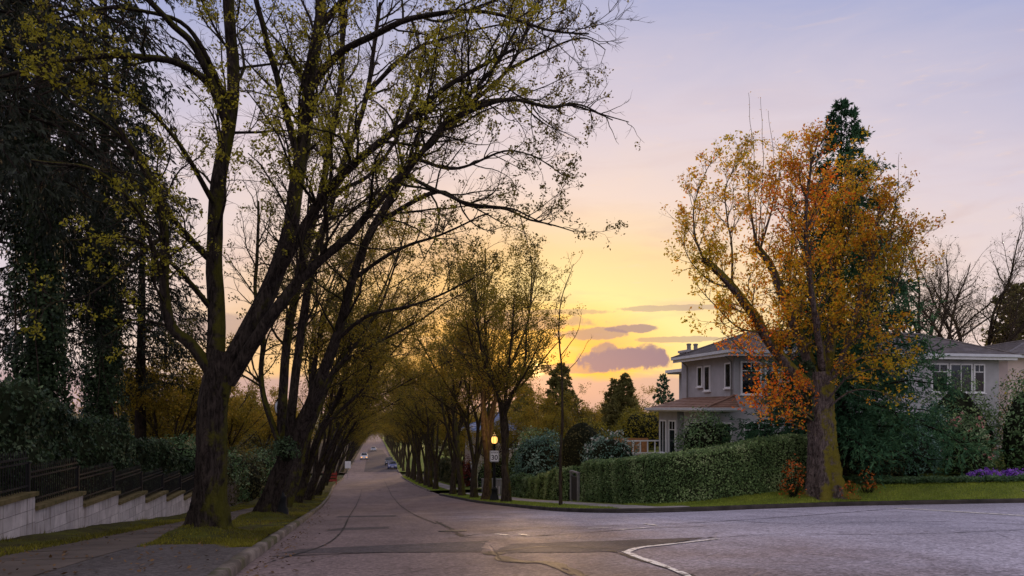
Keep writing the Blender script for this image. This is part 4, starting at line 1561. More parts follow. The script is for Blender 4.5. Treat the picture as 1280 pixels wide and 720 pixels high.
def hedge(name, path, width, heights, base_fn, label, leafm, seed, dens=900, leafsize=.075, cat='hedge', wav=.08, drip=0):
    """clipped hedge along path [(x,y)..]; heights per path point"""
    r = np.random.default_rng(seed)
    p = np.array([(a, b, 0) for a, b in path], float)
    L = np.linalg.norm(np.diff(p, axis=0), axis=1).sum()
    K = max(8, int(L / .35))
    q = resample(p, K)
    hh = np.interp(np.linspace(0, 1, K), np.linspace(0, 1, len(heights)), heights)
    t = unit(np.gradient(q, axis=0))
    nr = np.stack([-t[:, 1], t[:, 0], 0 * t[:, 0]], 1)
    zb = base_fn(q[:, 0], q[:, 1])
    org = np.array([q[0, 0], q[0, 1], zb[0]])
    root = tag(empty(name, tuple(org)), label, cat)
    # cross-section: rounded box (u: side, v: height), closed arc
    S = 18
    th = np.linspace(-PI / 2 * 1.0, PI * 1.5, S)
    sec = []
    for k in range(S):
        f = k / (S - 1)
        if f < .36: sec.append((1.0 - .05 * f, f / .36 * .9, 1, .1))
        elif f < .64:
            g = (f - .36) / .28
            sec.append((math.cos(g * PI), .9 + .1 * math.sin(g * PI), math.cos(g * PI), math.sin(g * PI) + .2))
        else: sec.append((-(1.0 - .05 * (1 - f)), (1 - f) / .36 * .9, -1, .1))
    sec = np.array(sec)

    def surf(i, f, rr_):
        k = f * (S - 1)
        j = np.minimum(k.astype(int), S - 2)
        w = (k - j)[:, None]
        s = sec[j] * (1 - w) + sec[j + 1] * w
        ii = np.minimum(i.astype(int), K - 2)
        v = (i - ii)[:, None]
        qq = q[ii] * (1 - v) + q[ii + 1] * v
        nn = unit(nr[ii] * (1 - v) + nr[ii + 1] * v)
        H = (hh[ii] * (1 - v[:, 0]) + hh[ii + 1] * v[:, 0])
        zz = zb[ii] * (1 - v[:, 0]) + zb[ii + 1] * v[:, 0]
        P = qq + nn * (s[:, :1] * width / 2)
        P[:, 2] = zz + s[:, 1] * H
        No = unit(nn * s[:, 2:3] + np.array([0, 0, 1.]) * s[:, 3:4])
        d = wav * vnoise(P, 1.5, seed) + wav * .6 * vnoise(P, 4.2, seed + 1)
        if drip:
            ql = np.stack([P[:, 0], P[:, 1], P[:, 2] * .15], 1)
            d = d + drip * vnoise(ql, 3.2, seed + 2)
        return P + No * d[:, None], No
    n = int(L * (2 * np.mean(hh) + width) * dens)
    P, No = surf(r.random(n) * (K - 1.001), r.random(n), None)
    P = P - No * (r.random((n, 1)) ** 2 * .14)
    G = Geo()
    tb = np.clip(.40 + .30 * vnoise(P, 1.3, seed) + .25 * vnoise(P, 4.5, seed + 1), 0, 1)
    G.add(*leaf_quads(P - org, r, 1, leafsize * .3, leafsize, tb, .62, .25, .2, No))
    G.build('foliage', M[leafm], root)
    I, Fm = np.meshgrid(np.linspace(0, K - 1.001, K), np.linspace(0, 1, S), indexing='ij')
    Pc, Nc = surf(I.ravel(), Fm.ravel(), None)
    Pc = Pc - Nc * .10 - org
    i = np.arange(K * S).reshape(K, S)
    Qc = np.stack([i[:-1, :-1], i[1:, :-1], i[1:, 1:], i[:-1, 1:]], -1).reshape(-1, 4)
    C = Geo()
    C.add(Pc, Qc)  # dark filler core added inside the foliage, not real branches
    caps = [np.array([list(i[0])]), np.array([list(i[-1])])]
    for e in (0, K - 1):
        c = Pc.reshape(K, S, 3)[e]
        cen = c.mean(0)
        C.add(np.vstack([c, cen]), np.array([[k, k + 1, S] for k in range(S - 1)]))
        # leaves on the end faces
        m = 260
        a, b = r.integers(0, S, m), r.integers(0, S, m)
        w = r.random((m, 1))
        pe = c[a] * w + c[b] * (1 - w) + (t[e] if e else -t[e]) * .06
        G2 = Geo()
        G2.add(*leaf_quads(pe, r, 2, .04, leafsize, r.random(m) * .6, .62, .2, .2, np.repeat((t[e] if e else -t[e])[None], m, 0)))
        G2.build('foliage', M[leafm], root)
    C.build('stems_core', M['core_hedge'], root)
    return root


# clipped hedge round the corner garden
hedge('hedge', [(11.9, 36.2), (11.9, 33), (11.95, 30), (12.2, 28.2), (13.0, 27.2), (15, 27.1), (17, 27.4), (19, 28.0)], 1.0, [2.0, 1.95, 1.95, 1.98, 2.02, 2.05, 2.1, 2.1], zlot,
      'long clipped evergreen hedge round the corner garden of the grey house', 'leaf_hedge', 101, 620, .085, wav=.07)
hedge('hedge', [(11.9, 38.4), (11.9, 41), (11.9, 44), (11.9, 47)], 1.1, [1.75, 1.7, 1.5, 1.3], zlot, 'lower rounded hedge on the far side of the garden gate', 'leaf_hedge', 102, 420, .10, wav=.16)
hedge('hedge', [(11.9, 47.6), (11.9, 50), (11.9, 54)], 1.2, [1.4, 1.5, 1.3], zlot, 'dark low hedge near the white garden wall', 'leaf_rhodo', 103, 300, .11, wav=.18)
hedge('hedge', [(12.4, 84), (12.6, 95), (13.2, 110), (13.8, 123)], 1.6, [2.2, 2.6, 2.4, 2.6], lambda x, y: zr(y) + .2, 'loose dark hedge along the pavement beyond the blue-roofed house', 'leaf_olive', 105, 110, .2, wav=.35)
# ivy hedge behind the iron fence
hedge('ivy_hedge', [(-7.5, 7.5), (-7.5, 14), (-7.45, 20), (-7.5, 26), (-7.5, 33), (-7.5, 37)], 1.2, [2.7, 2.6, 2.4, 2.2, 1.9, 1.7], zleft, 'dark ivy hedge hanging over the iron fence', 'leaf_ivy', 104, 300, .12, wav=.14, drip=.34)


def ivy_trunk(base, r0, h, label, seed):
    r = np.random.default_rng(seed)
    n = int(1500 * h * r0 * 2)
    a = r.random(n) * 2 * PI
    z = r.random(n) ** 1.1 * h
    rad = r0 * (1 + .25 * np.sin(3 * a + z * .6) + .15 * r.normal(size=n)) * (1 - .35 * z / h)
    C = np.stack([np.cos(a) * rad, np.sin(a) * rad, z], 1)
    keep = vnoise(C, 1.2, seed) > -.55
    C, a = C[keep], a[keep]
    G = Geo()
    t = np.clip(.35 + .35 * vnoise(C, 1.5, seed), 0, 1)
    G.add(*leaf_quads(C, r, 1, .05, .125, t, .75, .4, .2, np.stack([np.cos(a), np.sin(a), 0 * a], 1)))
    root = tag(empty('ivy', tuple(base)), label, 'ivy')
    G.build('foliage', M['leaf_ivy'], root)
    k = 10
    P = []
    for j in range(k):
        a0 = r.random() * 6.3
        zz = np.linspace(-.05, h * r.uniform(.5, .95), 10)
        aa = a0 + np.cumsum(r.normal(size=10) * .12)
        P.append(np.stack([np.cos(aa) * r0 * .92, np.sin(aa) * r0 * .92, zz], 1))
    B = Geo()
    B.add(*tubes(np.array(P), np.full((k, 10), .018), 4))
    B.build('vine', M['twig'], root)
    return root


for k, (i, h) in enumerate(((0, 11), (1, 12), (2, 10))):
    (x, y), _, lab, _ = CL[i]
    ivy_trunk((x, y, float(zleft(x, y))), .72 if i < 2 else .5, h, 'ivy sheathing the trunk of the ' + ['towering conifer behind the fence', 'second conifer behind the wall', 'conifer nearest the road junction'][k], 110 + k)
ivy_trunk(tuple(px(1012, 525, TM - .05)), .20, 2.2, 'ivy strand climbing the hedge side of the maple trunk', 115)
# ivy tuft in the fork of the leaning tree
tf = px(356, 560, 23.1)
shrub('ivy', tuple(tf - [0, 0, .3]), (.42, .42, .42), 'ivy tuft growing in the fork of the leaning street tree', 'leaf_ivy', 116, 420, .10, 'ivy', core=False)

# shrubs behind the left wall and along the pavement
SH = [((-7.6, 39.0), (1.7, 1.7, 2.2), 'leaf_rhodo', 'glossy rhododendron at the end of the ivy hedge', .15, 3000),
      ((-7.8, 43.5), (1.9, 1.9, 2.4), 'leaf_olive', 'olive-leaved shrub overhanging the wooden fence', .15, 2600),
      ((-8.0, 49), (2.2, 2.2, 2.8), 'leaf_rhodo', 'tall dark shrub beyond the wooden fence', .17, 2600),
      ((-7.5, 56), (2.0, 2.4, 2.6), 'leaf_olive', 'loose olive shrub far along the pavement', .18, 2200),
      ((-7.2, 64), (2.2, 2.6, 3.0), 'leaf_rhodo', 'dark shrub where the pavement runs under the trees', .2, 2200),
      ((-7.0, 75), (2.4, 3.2, 3.4), 'leaf_olive', 'broad olive shrub near the red barrier', .22, 2200),
      ((-6.6, 90), (2.4, 4.0, 3.6), 'leaf_rhodo', 'dark shrub by the valley crossing', .25, 2200)]
for k, ((x, y), rad, lm, lab, ls, n) in enumerate(SH):
    shrub('shrub', (x, y, float(zleft(x, y)) - .05), rad, lab, lm, 130 + k, n, ls)
# leafy trees of the gardens behind (dense yellow-green)
gt = dict(d1=2.0, d2=3.4, d3=4.0, l1=2.2, l2=1.1, l3=.45, npl=7, lsize=.16, spread=.18, up=.1, gap=-.8, fill=.95, tintc=.55)
tr_, ls_ = row_limbs(48, .05, 9, 6, 1.6, 1.6)
gproto = street_tree('garden_tree', (0, 0, 0), (tr_, .2, .16, .1), ls_, gt, 'yellow-green garden tree', 48, 'bark_row', 'leaf_row')
GT = [((-9.5, 44), 0.9, 'yellow-green garden tree above the olive-leaved shrub'), ((-12, 54), 1.0, 'yellow-green garden tree behind the tall dark shrub'),
      ((-9, 62), .95, 'yellow-green garden tree above the loose olive shrub'), ((-11, 74), 1.05, 'yellow-green garden tree behind the broad olive shrub'), ((-9, 88), 1.05, 'yellow-green garden tree by the valley crossing, wooded side'),
      ((-9, 104), 1.1, 'yellow-green garden tree just before the valley crossing'),
      ((13.2, 67.5), .72, 'small yellow-green garden tree in front of the blue-roofed house'), ((15.5, 86), .95, 'yellow-green garden tree behind the blue-roofed house'), ((19.5, 76), 1.0, 'yellow-green garden tree between the rusty cypress and the bushy conifer'), ((24.5, 74), .95, 'yellow-green garden tree right behind the bushy garden conifer'), ((31, 82), 1.05, 'yellow-green garden tree below the small distant spruce'), ((17.5, 64), .8, 'yellow-green garden tree behind the fresh green shrub'),
      ((14.5, 98), 1.0, 'yellow-green garden tree beyond the blue-roofed house'), ((15, 112), 1.0, 'yellow-green garden tree near the valley crossing, house side')]
for k, ((x, y), sc, lab) in enumerate(GT):
    place(gproto, (x + float(shift(y)), y, float(zr(y)) + .3), k * 1.3, sc, lab, 'yellow-green garden trees')

# bare trees behind the grey house
tb_, lb_ = row_limbs(91, .0, 13, 6, 2.0, 2.5)
bare = street_tree('bare_tree', (0, 0, 0), (tb_, .25, .2, .1), lb_, dict(d1=3.0, d2=4.2, d3=4.4, l1=3.2, l2=1.6, l3=.7, npl=2, lsize=.10, spread=.05, fill=.18, up=.18, gap=-2), 'leafless tree', 91, 'bark_row', 'leaf_olive')
for k, (x, t, sc, rz) in enumerate(((1158, 58, 1.26, .6), (1222, 62, 1.30, 2.1))):
    p = px(x, 500, t)
    place(bare, (p[0], p[1], -1.0), rz, sc, ['leafless tree with dark twigs behind the grey house roof', 'leafless tree between grey house roof and dark cypress'][k], 'leafless trees behind the grey house')

# corner garden planting
zl = lambda x, y: float(zlot(x, y)) - .03
GS = [((16.7, 33.6), (1.3, 1.3, 2.0), 'leaf_rhodo', 'green shrub poking above the hedge before the bay windows', .13, 2400, None),
      ((13.3, 51.0), (2.0, 2.0, 2.9), 'leaf_blue', 'large blue-green rhododendron behind the lower hedge', .17, 3200, None),
      ((14.6, 46.5), (1.9, 1.9, 3.0), 'leaf_olive', 'grey-brown twiggy shrub behind the garden gate', .10, 1700, None),
      ((15.2, 42.5), (1.6, 1.4, 1.5), 'leaf_blue', 'white-flowering shrub behind the corner hedge', .13, 1600, 'petal_white'),
      ((20.6, 51.5), (2.2, 2.2, 2.3), 'leaf_yellow', 'bright yellow-green rounded bush beside the deck', .15, 2800, None),
      ((18.2, 56), (1.7, 1.7, 1.7), 'leaf_yellow', 'smaller yellow bush beyond the deck', .15, 1800, None),
      ((14.6, 58), (2.0, 2.0, 3.0), 'leaf_hedge', 'fresh green shrub behind the blue-green rhododendron', .16, 2200, None),
      ((22.6, 29.6), (1.5, 1.2, 1.5), 'leaf_olive', 'olive shrub right behind the maple trunk', .11, 2200, None),
      ((24.9, 29.6), (1.4, 1.2, 1.9), 'leaf_blue', 'silvery blue-green shrub under the spruce branches', .12, 2600, None),
      ((26.8, 30.8), (1.3, 1.2, 2.1), 'leaf_blue', 'taller blue-green shrub beside the camellia', .12, 2600, None),
      ((27.5, 29.2), (1.15, 1.0, 2.1), 'leaf_rhodo', 'camellia with pink and yellow blossom below the triple window', .11, 2400, 'petal_pink'),
      ((30.2, 32.5), (2.0, 1.6, 3.0), 'leaf_hedge', 'rounded dark evergreen under the triple window', .13, 3600, None),
      ((32.0, 29.6), (2.2, 1.8, 3.4), 'leaf_rhodo', 'large rhododendron at the corner of the side street garden', .14, 4200, None),
      ((35.5, 33), (1.8, 1.6, 3.9), 'leaf_yellow', 'yellow-tipped shrub between the two houses', .14, 2600, None),
      ((23.6, 33), (2.2, 1.5, 2.2), 'leaf_rhodo', 'dark shrub against the front wall behind the maple', .13, 2600, None)]
for k, ((x, y), rad, lm, lab, ls, n, fl) in enumerate(GS):
    shrub('shrub', (x, y, zl(x, y)), rad, lab, lm, 160 + k, n, ls, flower=fl, lump=.2, nfl=70, flsize=.085)
for k, (x, y, rad) in enumerate(((25.5, 26.3, (.62, .45, .40)), (26.9, 26.2, (.6, .45, .38)))):
    shrub('flower_clump', (x, y, zl(x, y)), rad, ['purple flowering mound beside the camellia', 'purple flowering mound between two others', 'purple flowering mound below the large rhododendron'][k], 'ground_cover', 190 + k, 300, .08, 'flowers', flower='petal_purple', nfl=120, flsize=.09)
# orange suckers at the foot of the maple
for k, (x, y, rad, lab) in enumerate(((16.6, 25.9, (.42, .4, 1.15), 'orange-leaved suckers on the hedge side of the maple trunk'), (18.5, 25.2, (.28, .25, .5), 'small orange-leaved sucker in front of the maple trunk'), (19.6, 25.6, (.4, .3, .7), 'thin orange-leaved sucker on the house side of the maple'))):
    shrub('sucker_shoots', (x, y, zl(x, y)), rad, lab, 'leaf_orange', 200 + k, [150, 60, 40][k], .12, 'shoots', core=False)
# ground cover bed in front of the shrubs
r_ = np.random.default_rng(8)
n = 26000
X_ = r_.uniform(20.5, 33, n); Y_ = yk(X_) + 3.1 + r_.random(n) * 2.4
P_ = np.stack([X_, Y_, zlot(X_, Y_) + .10 + .16 * r_.random(n) + .06 * vnoise(np.stack([X_, Y_, 0 * X_], 1), 2, 3)], 1)
V_, Q_, T_ = leaf_quads(P_, r_, 1, .03, .085, np.clip(.5 + .4 * vnoise(P_, 2, 3), 0, 1), .8, 0, .2, np.repeat(np.array([[0, -.3, 1.]]), n, 0))
tag(link('ground_cover', np_mesh('ground_cover', V_, Q_, M['ground_cover'], False, T_)), 'low green ground cover in front of the corner garden shrubs', 'ground cover', kind='stuff')

shrub('shrub', (13.4, 69.2, float(zr(69)) + .3), (1.9, 1.5, 2.4), 'green shrub in front of the blue-roofed house', 'leaf_hedge', 211, 1500, .16)
shrub('shrub', (15.9, 66.5, float(zr(66)) + .3), (2.4, 1.8, 3.2), 'tall olive shrub screening the blue-roofed house', 'leaf_olive', 212, 1800, .18)
# red-leaved shrub down the street
shrub('shrub', (13.0, 77, float(zr(77))), (1.6, 1.6, 2.6), 'dark red shrub near the blue-roofed house', 'leaf_red', 210, 1500, .2)
# wooded backdrop in the valley (one far mass)
r_ = np.random.default_rng(15)
W = Geo()
for k in range(90):
    side = -1 if k % 2 else 1
    y = r_.uniform(118, 460)
    x = side * (13 + r_.random() ** 1.6 * (6 + .5 * y)) + .037 * y
    h = r_.uniform(6, 11) * (1 if side > 0 else 1.3)
    C, Nn = ball_points(r_, 420, (h * .45, h * .45, h * .55), k, .2)
    C = C * r_.uniform(.75, 1, (len(C), 1)) + [x, y, float(zr(y)) + h * .5]
    W.add(*leaf_shell(C, Nn, r_, 2, .8, .6, .4 + .3 * r_.normal(), k))
tag(W.build('woodland', M['leaf_olive']), 'far wooded gardens across the valley', 'woodland', kind='stuff')
# ================================================================ garden wall with iron fence
WX0, WX1 = -6.1, -6.34
ws = tag(empty('garden_wall', (WX0, 8, float(zleft(-6, 8)))), 'pale stepped block wall with mossy coping beside the pavement', 'wall')
fence = tag(empty('iron_fence', (WX0, 8, float(zleft(-6, 8)))), 'black iron picket fence in steps on top of the block wall', 'fence')
worg = Vector(ws.location)
PL, DROP = 2.87, .30
bw, bh = .72, .262
blk = MB().box(-bw / 2 + .006, 0, .005, bw / 2 - .006, .02, bh - .005)
# block: long side along Y, front face towards +X
bm_v = MB()
bm_v.box(-.05, -bw / 2 + .005, .005, .0, bw / 2 - .005, bh - .005)
blk_me = bm_v.mesh('block', M['block'])
hb = MB().box(-.05, -bw / 4 + .005, .005, .0, bw / 4 - .005, bh - .005).mesh('block', M['block'])
core = MB()
picket_all = []
r_ = np.random.default_rng(4)
for k in range(-3, 7):
    y0 = 16.97 + PL * k
    y1 = y0 + PL
    zc = -.327 - DROP * k                     # coping top
    zg = float(zr(y1)) - .15
    core.box(WX1 - worg.x, y0 - worg.y, zg - worg.z, WX0 - .055 - worg.x, y1 - worg.y, zc - .085 - worg.z)
    core.box(WX0 - .056 - worg.x, y0 + .002 - worg.y, zg - worg.z, WX0 - .012 - worg.x, y1 - .002 - worg.y, zc - .086 - worg.z)
    # courses counted down from the coping
    c = 0
    z = zc - .085 - bh
    while z > zg - bh:
        yb = y0
        off = (c % 2)
        xs = []
        if off:
            xs.append((yb + bw / 4, hb)); yb += bw / 2
        while yb + bw <= y1 + .01:
            xs.append((yb + bw / 2, blk_me)); yb += bw
        if yb + bw / 2 <= y1 + .01:
            xs.append((yb + bw / 4, hb)); yb += bw / 2
        for yy, me in xs:
            if z + bh < float(zr(yy)) + .1: continue
            o = link('block', me, ws)
            o.location = (WX0 + r_.normal() * .003 - worg.x, yy - worg.y, z - worg.z)
        c += 1
        z -= bh
    cp = MB().box(WX1 - .03 - worg.x, y0 - .0 - worg.y, zc - .085 - worg.z, WX0 + .06 - worg.x, y1 + .05 - worg.y, zc - worg.z)
    cp.build('coping_stone', M['coping'], ws)
    # fence panel
    fx = -6.22 - worg.x
    fp = MB()
    for zz in (.10, .56, .66):
        fp.box(fx - .015, y0 + .03 - worg.y, zc + zz - worg.z, fx + .015, y1 - .03 - worg.y, zc + zz + .035 - worg.z)
    pn = fp.build('rail_panel', M['iron'], fence)
    pk = MB()
    yy = y0 + .1
    while yy < y1 - .05:
        pk.box(fx - .008, yy - .008 - worg.y, zc + .02 - worg.z, fx + .008, yy + .008 - worg.y, zc + .76 - worg.z)
        pk.prism([(yy - .018 - worg.y, zc + .76 - worg.z), (yy + .018 - worg.y, zc + .76 - worg.z), (yy - worg.y, zc + .83 - worg.z)], 'x', fx - .006, fx + .006)
        yy += .115
    tag(pk.build('pickets', M['iron'], pn), kind='stuff')
    ps = MB().box(fx - .035, y0 - .035 - worg.y, zc - .02 - worg.z, fx + .035, y0 + .035 - worg.y, zc + .86 - worg.z)
    ps.box(fx - .05, y0 - .05 - worg.y, zc + .86 - worg.z, fx + .05, y0 + .05 - worg.y, zc + .90 - worg.z)
    ps.build('post', M['iron'], fence)
core.build('wall_core', M['mortar'], ws)

# wooden fence past the wall
wf = tag(empty('wooden_fence', (-6.3, 38.2, float(zleft(-6, 38)))), 'weathered board fence beyond the block wall', 'fence')
pl_me = MB().box(-.012, -.07, 0, .012, .07, 1.25).mesh('plank', M['wood_fence'])
for k in range(34):
    y = 37.0 + k * .31
    o = link('plank', pl_me, wf)
    o.location = (0, y - 38.2, float(zleft(-6, y)) - .05 - wf.location.z + r_.normal() * .02)
for zz in (.3, 1.0):
    m = MB()
    for k in range(10):
        ya, yb = 37 + k * 1.04, 38.04 + k * 1.04
        za, zb = float(zleft(-6, ya)), float(zleft(-6, yb))
        m.prism([(ya - 38.2, za + zz - wf.location.z), (yb - 38.2, zb + zz - wf.location.z), (yb - 38.2, zb + zz + .09 - wf.location.z), (ya - 38.2, za + zz + .09 - wf.location.z)], 'x', -.06, -.02)
    m.build('rail', M['wood_fence'], wf)
for k in range(6):
    y = 37 + k * 2.06
    MB().box(-.14, y - 38.25, float(zleft(-6, y)) - .2 - wf.location.z, -.061, y - 38.15, float(zleft(-6, y)) + 1.4 - wf.location.z).build('post', M['wood_fence'], wf)


# ================================================================ the grey house
def window(parent, face, u0, u1, z0, z1, at, cols=1, top_split=0, fr=.085, curtain=None, sill=True, org=(0, 0, 0), depth=.07):
    """face 'y-' (plane y=at, faces -y, u=x) or 'x-' (plane x=at, faces -x, u=y). Frame proud of the wall, panes set back."""
    ox, oy, oz = org

    def bx(mb, a0, a1, c0, c1, d0, d1):
        if face == 'y-': mb.box(a0 - ox, at - d1 - oy, c0 - oz, a1 - ox, at - d0 - oy, c1 - oz)
        else: mb.box(at - d1 - ox, a0 - oy, c0 - oz, at - d0 - ox, a1 - oy, c1 - oz)
    f = MB()
    bx(f, u0, u1, z1 - fr, z1, 0, depth)
    bx(f, u0, u1, z0, z0 + fr, 0, depth)
    bx(f, u0, u0 + fr, z0 + fr, z1 - fr, 0, depth)
    bx(f, u1 - fr, u1, z0 + fr, z1 - fr, 0, depth)
    w = f.build('window', M['white_trim'], parent)
    if sill:
        s = MB()
        bx(s, u0 - .06, u1 + .06, z0 - .05, z0 - .001, 0, depth + .06)
        s.build('sill', M['white_trim'], w)
    iw = (u1 - u0 - 2 * fr)
    mull = .05
    cw = (iw - (cols - 1) * mull) / cols
    zt = z1 - fr
    zb = z0 + fr
    ztr = zt - (zt - zb) * .27 if top_split else zt
    back = MB()
    bx(back, u0 + fr * .5, u1 - fr * .5, z0 + fr * .5, z1 - fr * .5, .003, .006)
    back.build('interior', M['dark_interior'], w)
    for c in range(cols):
        a0 = u0 + fr + c * (cw + mull)
        a1 = a0 + cw
        if c:
            m = MB(); bx(m, a0 - mull, a0, zb, zt, 0, depth - .012); m.build('mullion', M['white_trim'], w)
        p = MB(); bx(p, a0 - .004, a1 + .004, zb - .004, ztr + .004, .034, .038); p.build('pane', M['glass'], w)
        if top_split:
            m = MB(); bx(m, a0, a1, ztr, ztr + .045, .0, depth - .016); m.build('transom', M['white_trim'], w)
            hw = (a1 - a0 - .04) / 2
            for q in range(2):
                p = MB(); bx(p, a0 + q * (hw + .04) - .003, a0 + q * (hw + .04) + hw + .003, ztr + .043, zt + .003, .034, .038); p.build('pane', M['glass'], w)
            m = MB(); bx(m, a0 + hw, a0 + hw + .04, ztr + .045, zt, 0, depth - .018); m.build('glazing_bar', M['white_trim'], w)
    if curtain:
        cm = MB()
        n = int((u1 - u0 - 2 * fr) / .07)
        for i in range(n):
            a = u0 + fr + (i + .5) * (u1 - u0 - 2 * fr) / n
            d = .010 + .008 * (i % 2)
            bx(cm, a - .032, a + .032, zb + .01, zt - .01, .007, .007 + d)
        cm.build('curtain', M[curtain], w)
    return w


def hip_roof(parent, x0, x1, y0, y1, ze, zt, material, rx0=None, rx1=None, ry=None, org=(0, 0, 0), courses=14, name='roof', th=.05):
    """hipped roof of overlapping courses: each course a stepped band on every slope"""
    ox, oy, oz = org
    ry = (y0 + y1) / 2 if ry is None else ry
    h = (y1 - y0) / 2
    rx0 = x0 + h if rx0 is None else rx0
    rx1 = x1 - h if rx1 is None else rx1
    m = MB()
    L = lambda a, b, t: a + (b - a) * t
    for i in range(courses):
        t0, t1 = i / courses, (i + 1) / courses + .012
        def ring(t, dz):
            return [(L(x0, rx0, t) - ox, L(y0, ry, t) - oy, L(ze, zt, t) + dz - oz), (L(x1, rx1, t) - ox, L(y0, ry, t) - oy, L(ze, zt, t) + dz - oz),
                    (L(x1, rx1, t) - ox, L(y1, ry, t) - oy, L(ze, zt, t) + dz - oz), (L(x0, rx0, t) - ox, L(y1, ry, t) - oy, L(ze, zt, t) + dz - oz)]
        a, b, c = ring(t0, -.01), ring(t0, th), ring(min(t1, 1), .004)
        for k in range(4):
            j = (k + 1) % 4
            m.poly(a[k], a[j], b[j], b[k])
            m.poly(b[k], b[j], c[j], c[k])
    o = m.build(name, M[material], parent)
    hp = MB()
    rid = [(rx0 - ox, ry - oy, zt + .03 - oz), (rx1 - ox, ry - oy, zt + .03 - oz)]
    for (cx, cy, e) in ((x0, y0, 0), (x0, y1, 0), (x1, y0, 1), (x1, y1, 1)):
        hp.tube([(cx - ox, cy - oy, ze + .04 - oz), rid[e]], .07, 6)
    hp.tube([rid[0], rid[1]] if rx1 - rx0 > .05 else [rid[0], (rid[0][0] + .06, rid[0][1], rid[0][2])], .08, 6)
    hp.build('ridge_tiles', M[material], o)
    return o


ORG = (20.0, 36.6, -1.3)
house = tag(empty('house', ORG), 'grey stucco two-storey house with white windows behind the hedge and maple', 'house')
ox, oy, oz = ORG
EZ = 4.42                                   # upper eave
B = lambda x0, y0, z0, x1, y1, z1: MB().box(x0 - ox, y0 - oy, z0 - oz, x1 - ox, y1 - oy, z1 - oz)
B(20, 36.6, -1.6, 36.6, 42.3, EZ).build('wall', M['stucco'], house)
# bay wing towards the avenue: two wall blocks with a recess between
B(18.55, 36.55, -1.6, 19.999, 39.6, 1.50).build('wall', M['stucco'], house)
B(18.55, 40.5, -1.6, 19.999, 43.1, 1.50).build('wall', M['stucco'], house)
B(19.05, 39.6, -1.6, 19.998, 40.5, 1.50).build('wall', M['stucco'], house)
# back wing
B(21.2, 42.301, -1.6, 30, 46, 3.85).build('wall', M['stucco'], house)
# upper eave box: soffit, fascia, gutter
OV = .6
sf = B(20 - OV, 36.6 - OV, EZ + .001, 36.6 + OV, 42.3 + OV, EZ + .08).build('soffit', M['soffit'], house)
fc = MB()
for (x0, y0, x1, y1) in ((20 - OV - .03, 36.6 - OV - .03, 36.6 + OV + .03, 36.6 - OV + .0), (20 - OV - .03, 36.6 - OV, 20 - OV, 42.3 + OV), (36.6 + OV, 36.6 - OV, 36.6 + OV + .03, 42.3 + OV)):
    fc.box(x0 - ox, y0 - oy, EZ - .06 - oz, x1 - ox, y1 - oy, EZ + .17 - oz)
fc.build('fascia', M['white_trim'], house)
gt_ = MB()
gt_.box(20 - OV - .16 - ox, 36.6 - OV - .16 - oy, EZ + .10 - oz, 36.6 + OV + .16 - ox, 36.6 - OV - .032 - oy, EZ + .25 - oz)
gt_.box(20 - OV - .16 - ox, 36.6 - OV - .031 - oy, EZ + .10 - oz, 20 - OV - .032 - ox, 42.3 + OV - oy, EZ + .25 - oz)
gt_.build('gutter', M['gutter'], house)
hip_roof(house, 20 - OV - .1, 36.6 + OV + .1, 36.6 - OV - .1, 42.3 + OV + .1, EZ + .20, 6.05, 'roof_tile', org=ORG, courses=15)
B(20.6, 43.3, 3.851, 30.4, 46.5, 3.93).build('soffit', M['soffit'], house)
B(20.5, 43.2, 3.932, 30.5, 46.6, 4.12).build('fascia', M['white_trim'], house)
# lower bay roof: lean-to with a hip at the front
lx0, ly0, ly1 = 18.0, 36.0, 43.65
m = MB()
nC = 7
for i in range(nC):
    t0, t1 = i / nC, (i + 1) / nC + .015
    def pt(t, dz):
        xe, z = lx0 + 2.0 * t, 1.62 + .66 * t + dz
        return [(xe - ox, ly0 + .58 * t - oy, z - oz), (xe - ox, ly1 - 1.4 * t - oy, z - oz), (20.6 - ox, ly0 + .58 * t - oy, z - oz), (20.6 - ox, ly1 - 1.4 * t - oy, z - oz)]
    a, b, c = pt(t0, -.01), pt(t0, .045), pt(min(1, t1), .004)
    m.poly(a[1], a[0], b[0], b[1]).poly(b[1], b[0], c[0], c[1])
    m.poly(a[0], (20 - ox, a[0][1], a[0][2]), (20 - ox, b[0][1], b[0][2]), b[0]).poly(b[0], (20 - ox, b[0][1], b[0][2]), (20 - ox, c[0][1], c[0][2]), c[0])
    m.poly(a[1], (20 - ox, a[1][1], a[1][2]), (20 - ox, b[1][1], b[1][2]), b[1]).poly(b[1], (20 - ox, b[1][1], b[1][2]), (20 - ox, c[1][1], c[1][2]), c[1])
lr = m.build('lower_roof', M['roof_tile_low'], house)
MB().tube([(lx0 - ox, ly0 - oy, 1.66 - oz), (20 - ox, ly0 + .58 - oy, 2.32 - oz)], .07, 6).build('ridge_tiles', M['roof_tile_low'], lr)
B(lx0 + .02, ly0 + .02, 1.501, 19.997, ly1 - .02, 1.56).build('soffit', M['soffit'], house)
lf = MB()
lf.box(lx0 - .03 - ox, ly0 - oy, 1.46 - oz, lx0 - ox, ly1 - oy, 1.62 - oz)
lf.box(lx0 - .03 - ox, ly0 - .03 - oy, 1.46 - oz, 19.99 - ox, ly0 - .001 - oy, 1.62 - oz)
lf.build('fascia', M['white_trim'], house)
lg = MB()
lg.box(lx0 - .15 - ox, ly0 - .15 - oy, 1.53 - oz, lx0 - .031 - ox, ly1 - oy, 1.67 - oz)
lg.box(lx0 - .029 - ox, ly0 - .15 - oy, 1.53 - oz, 20.05 - ox, ly0 - .031 - oy, 1.67 - oz)
lg.build('gutter', M['gutter'], house)
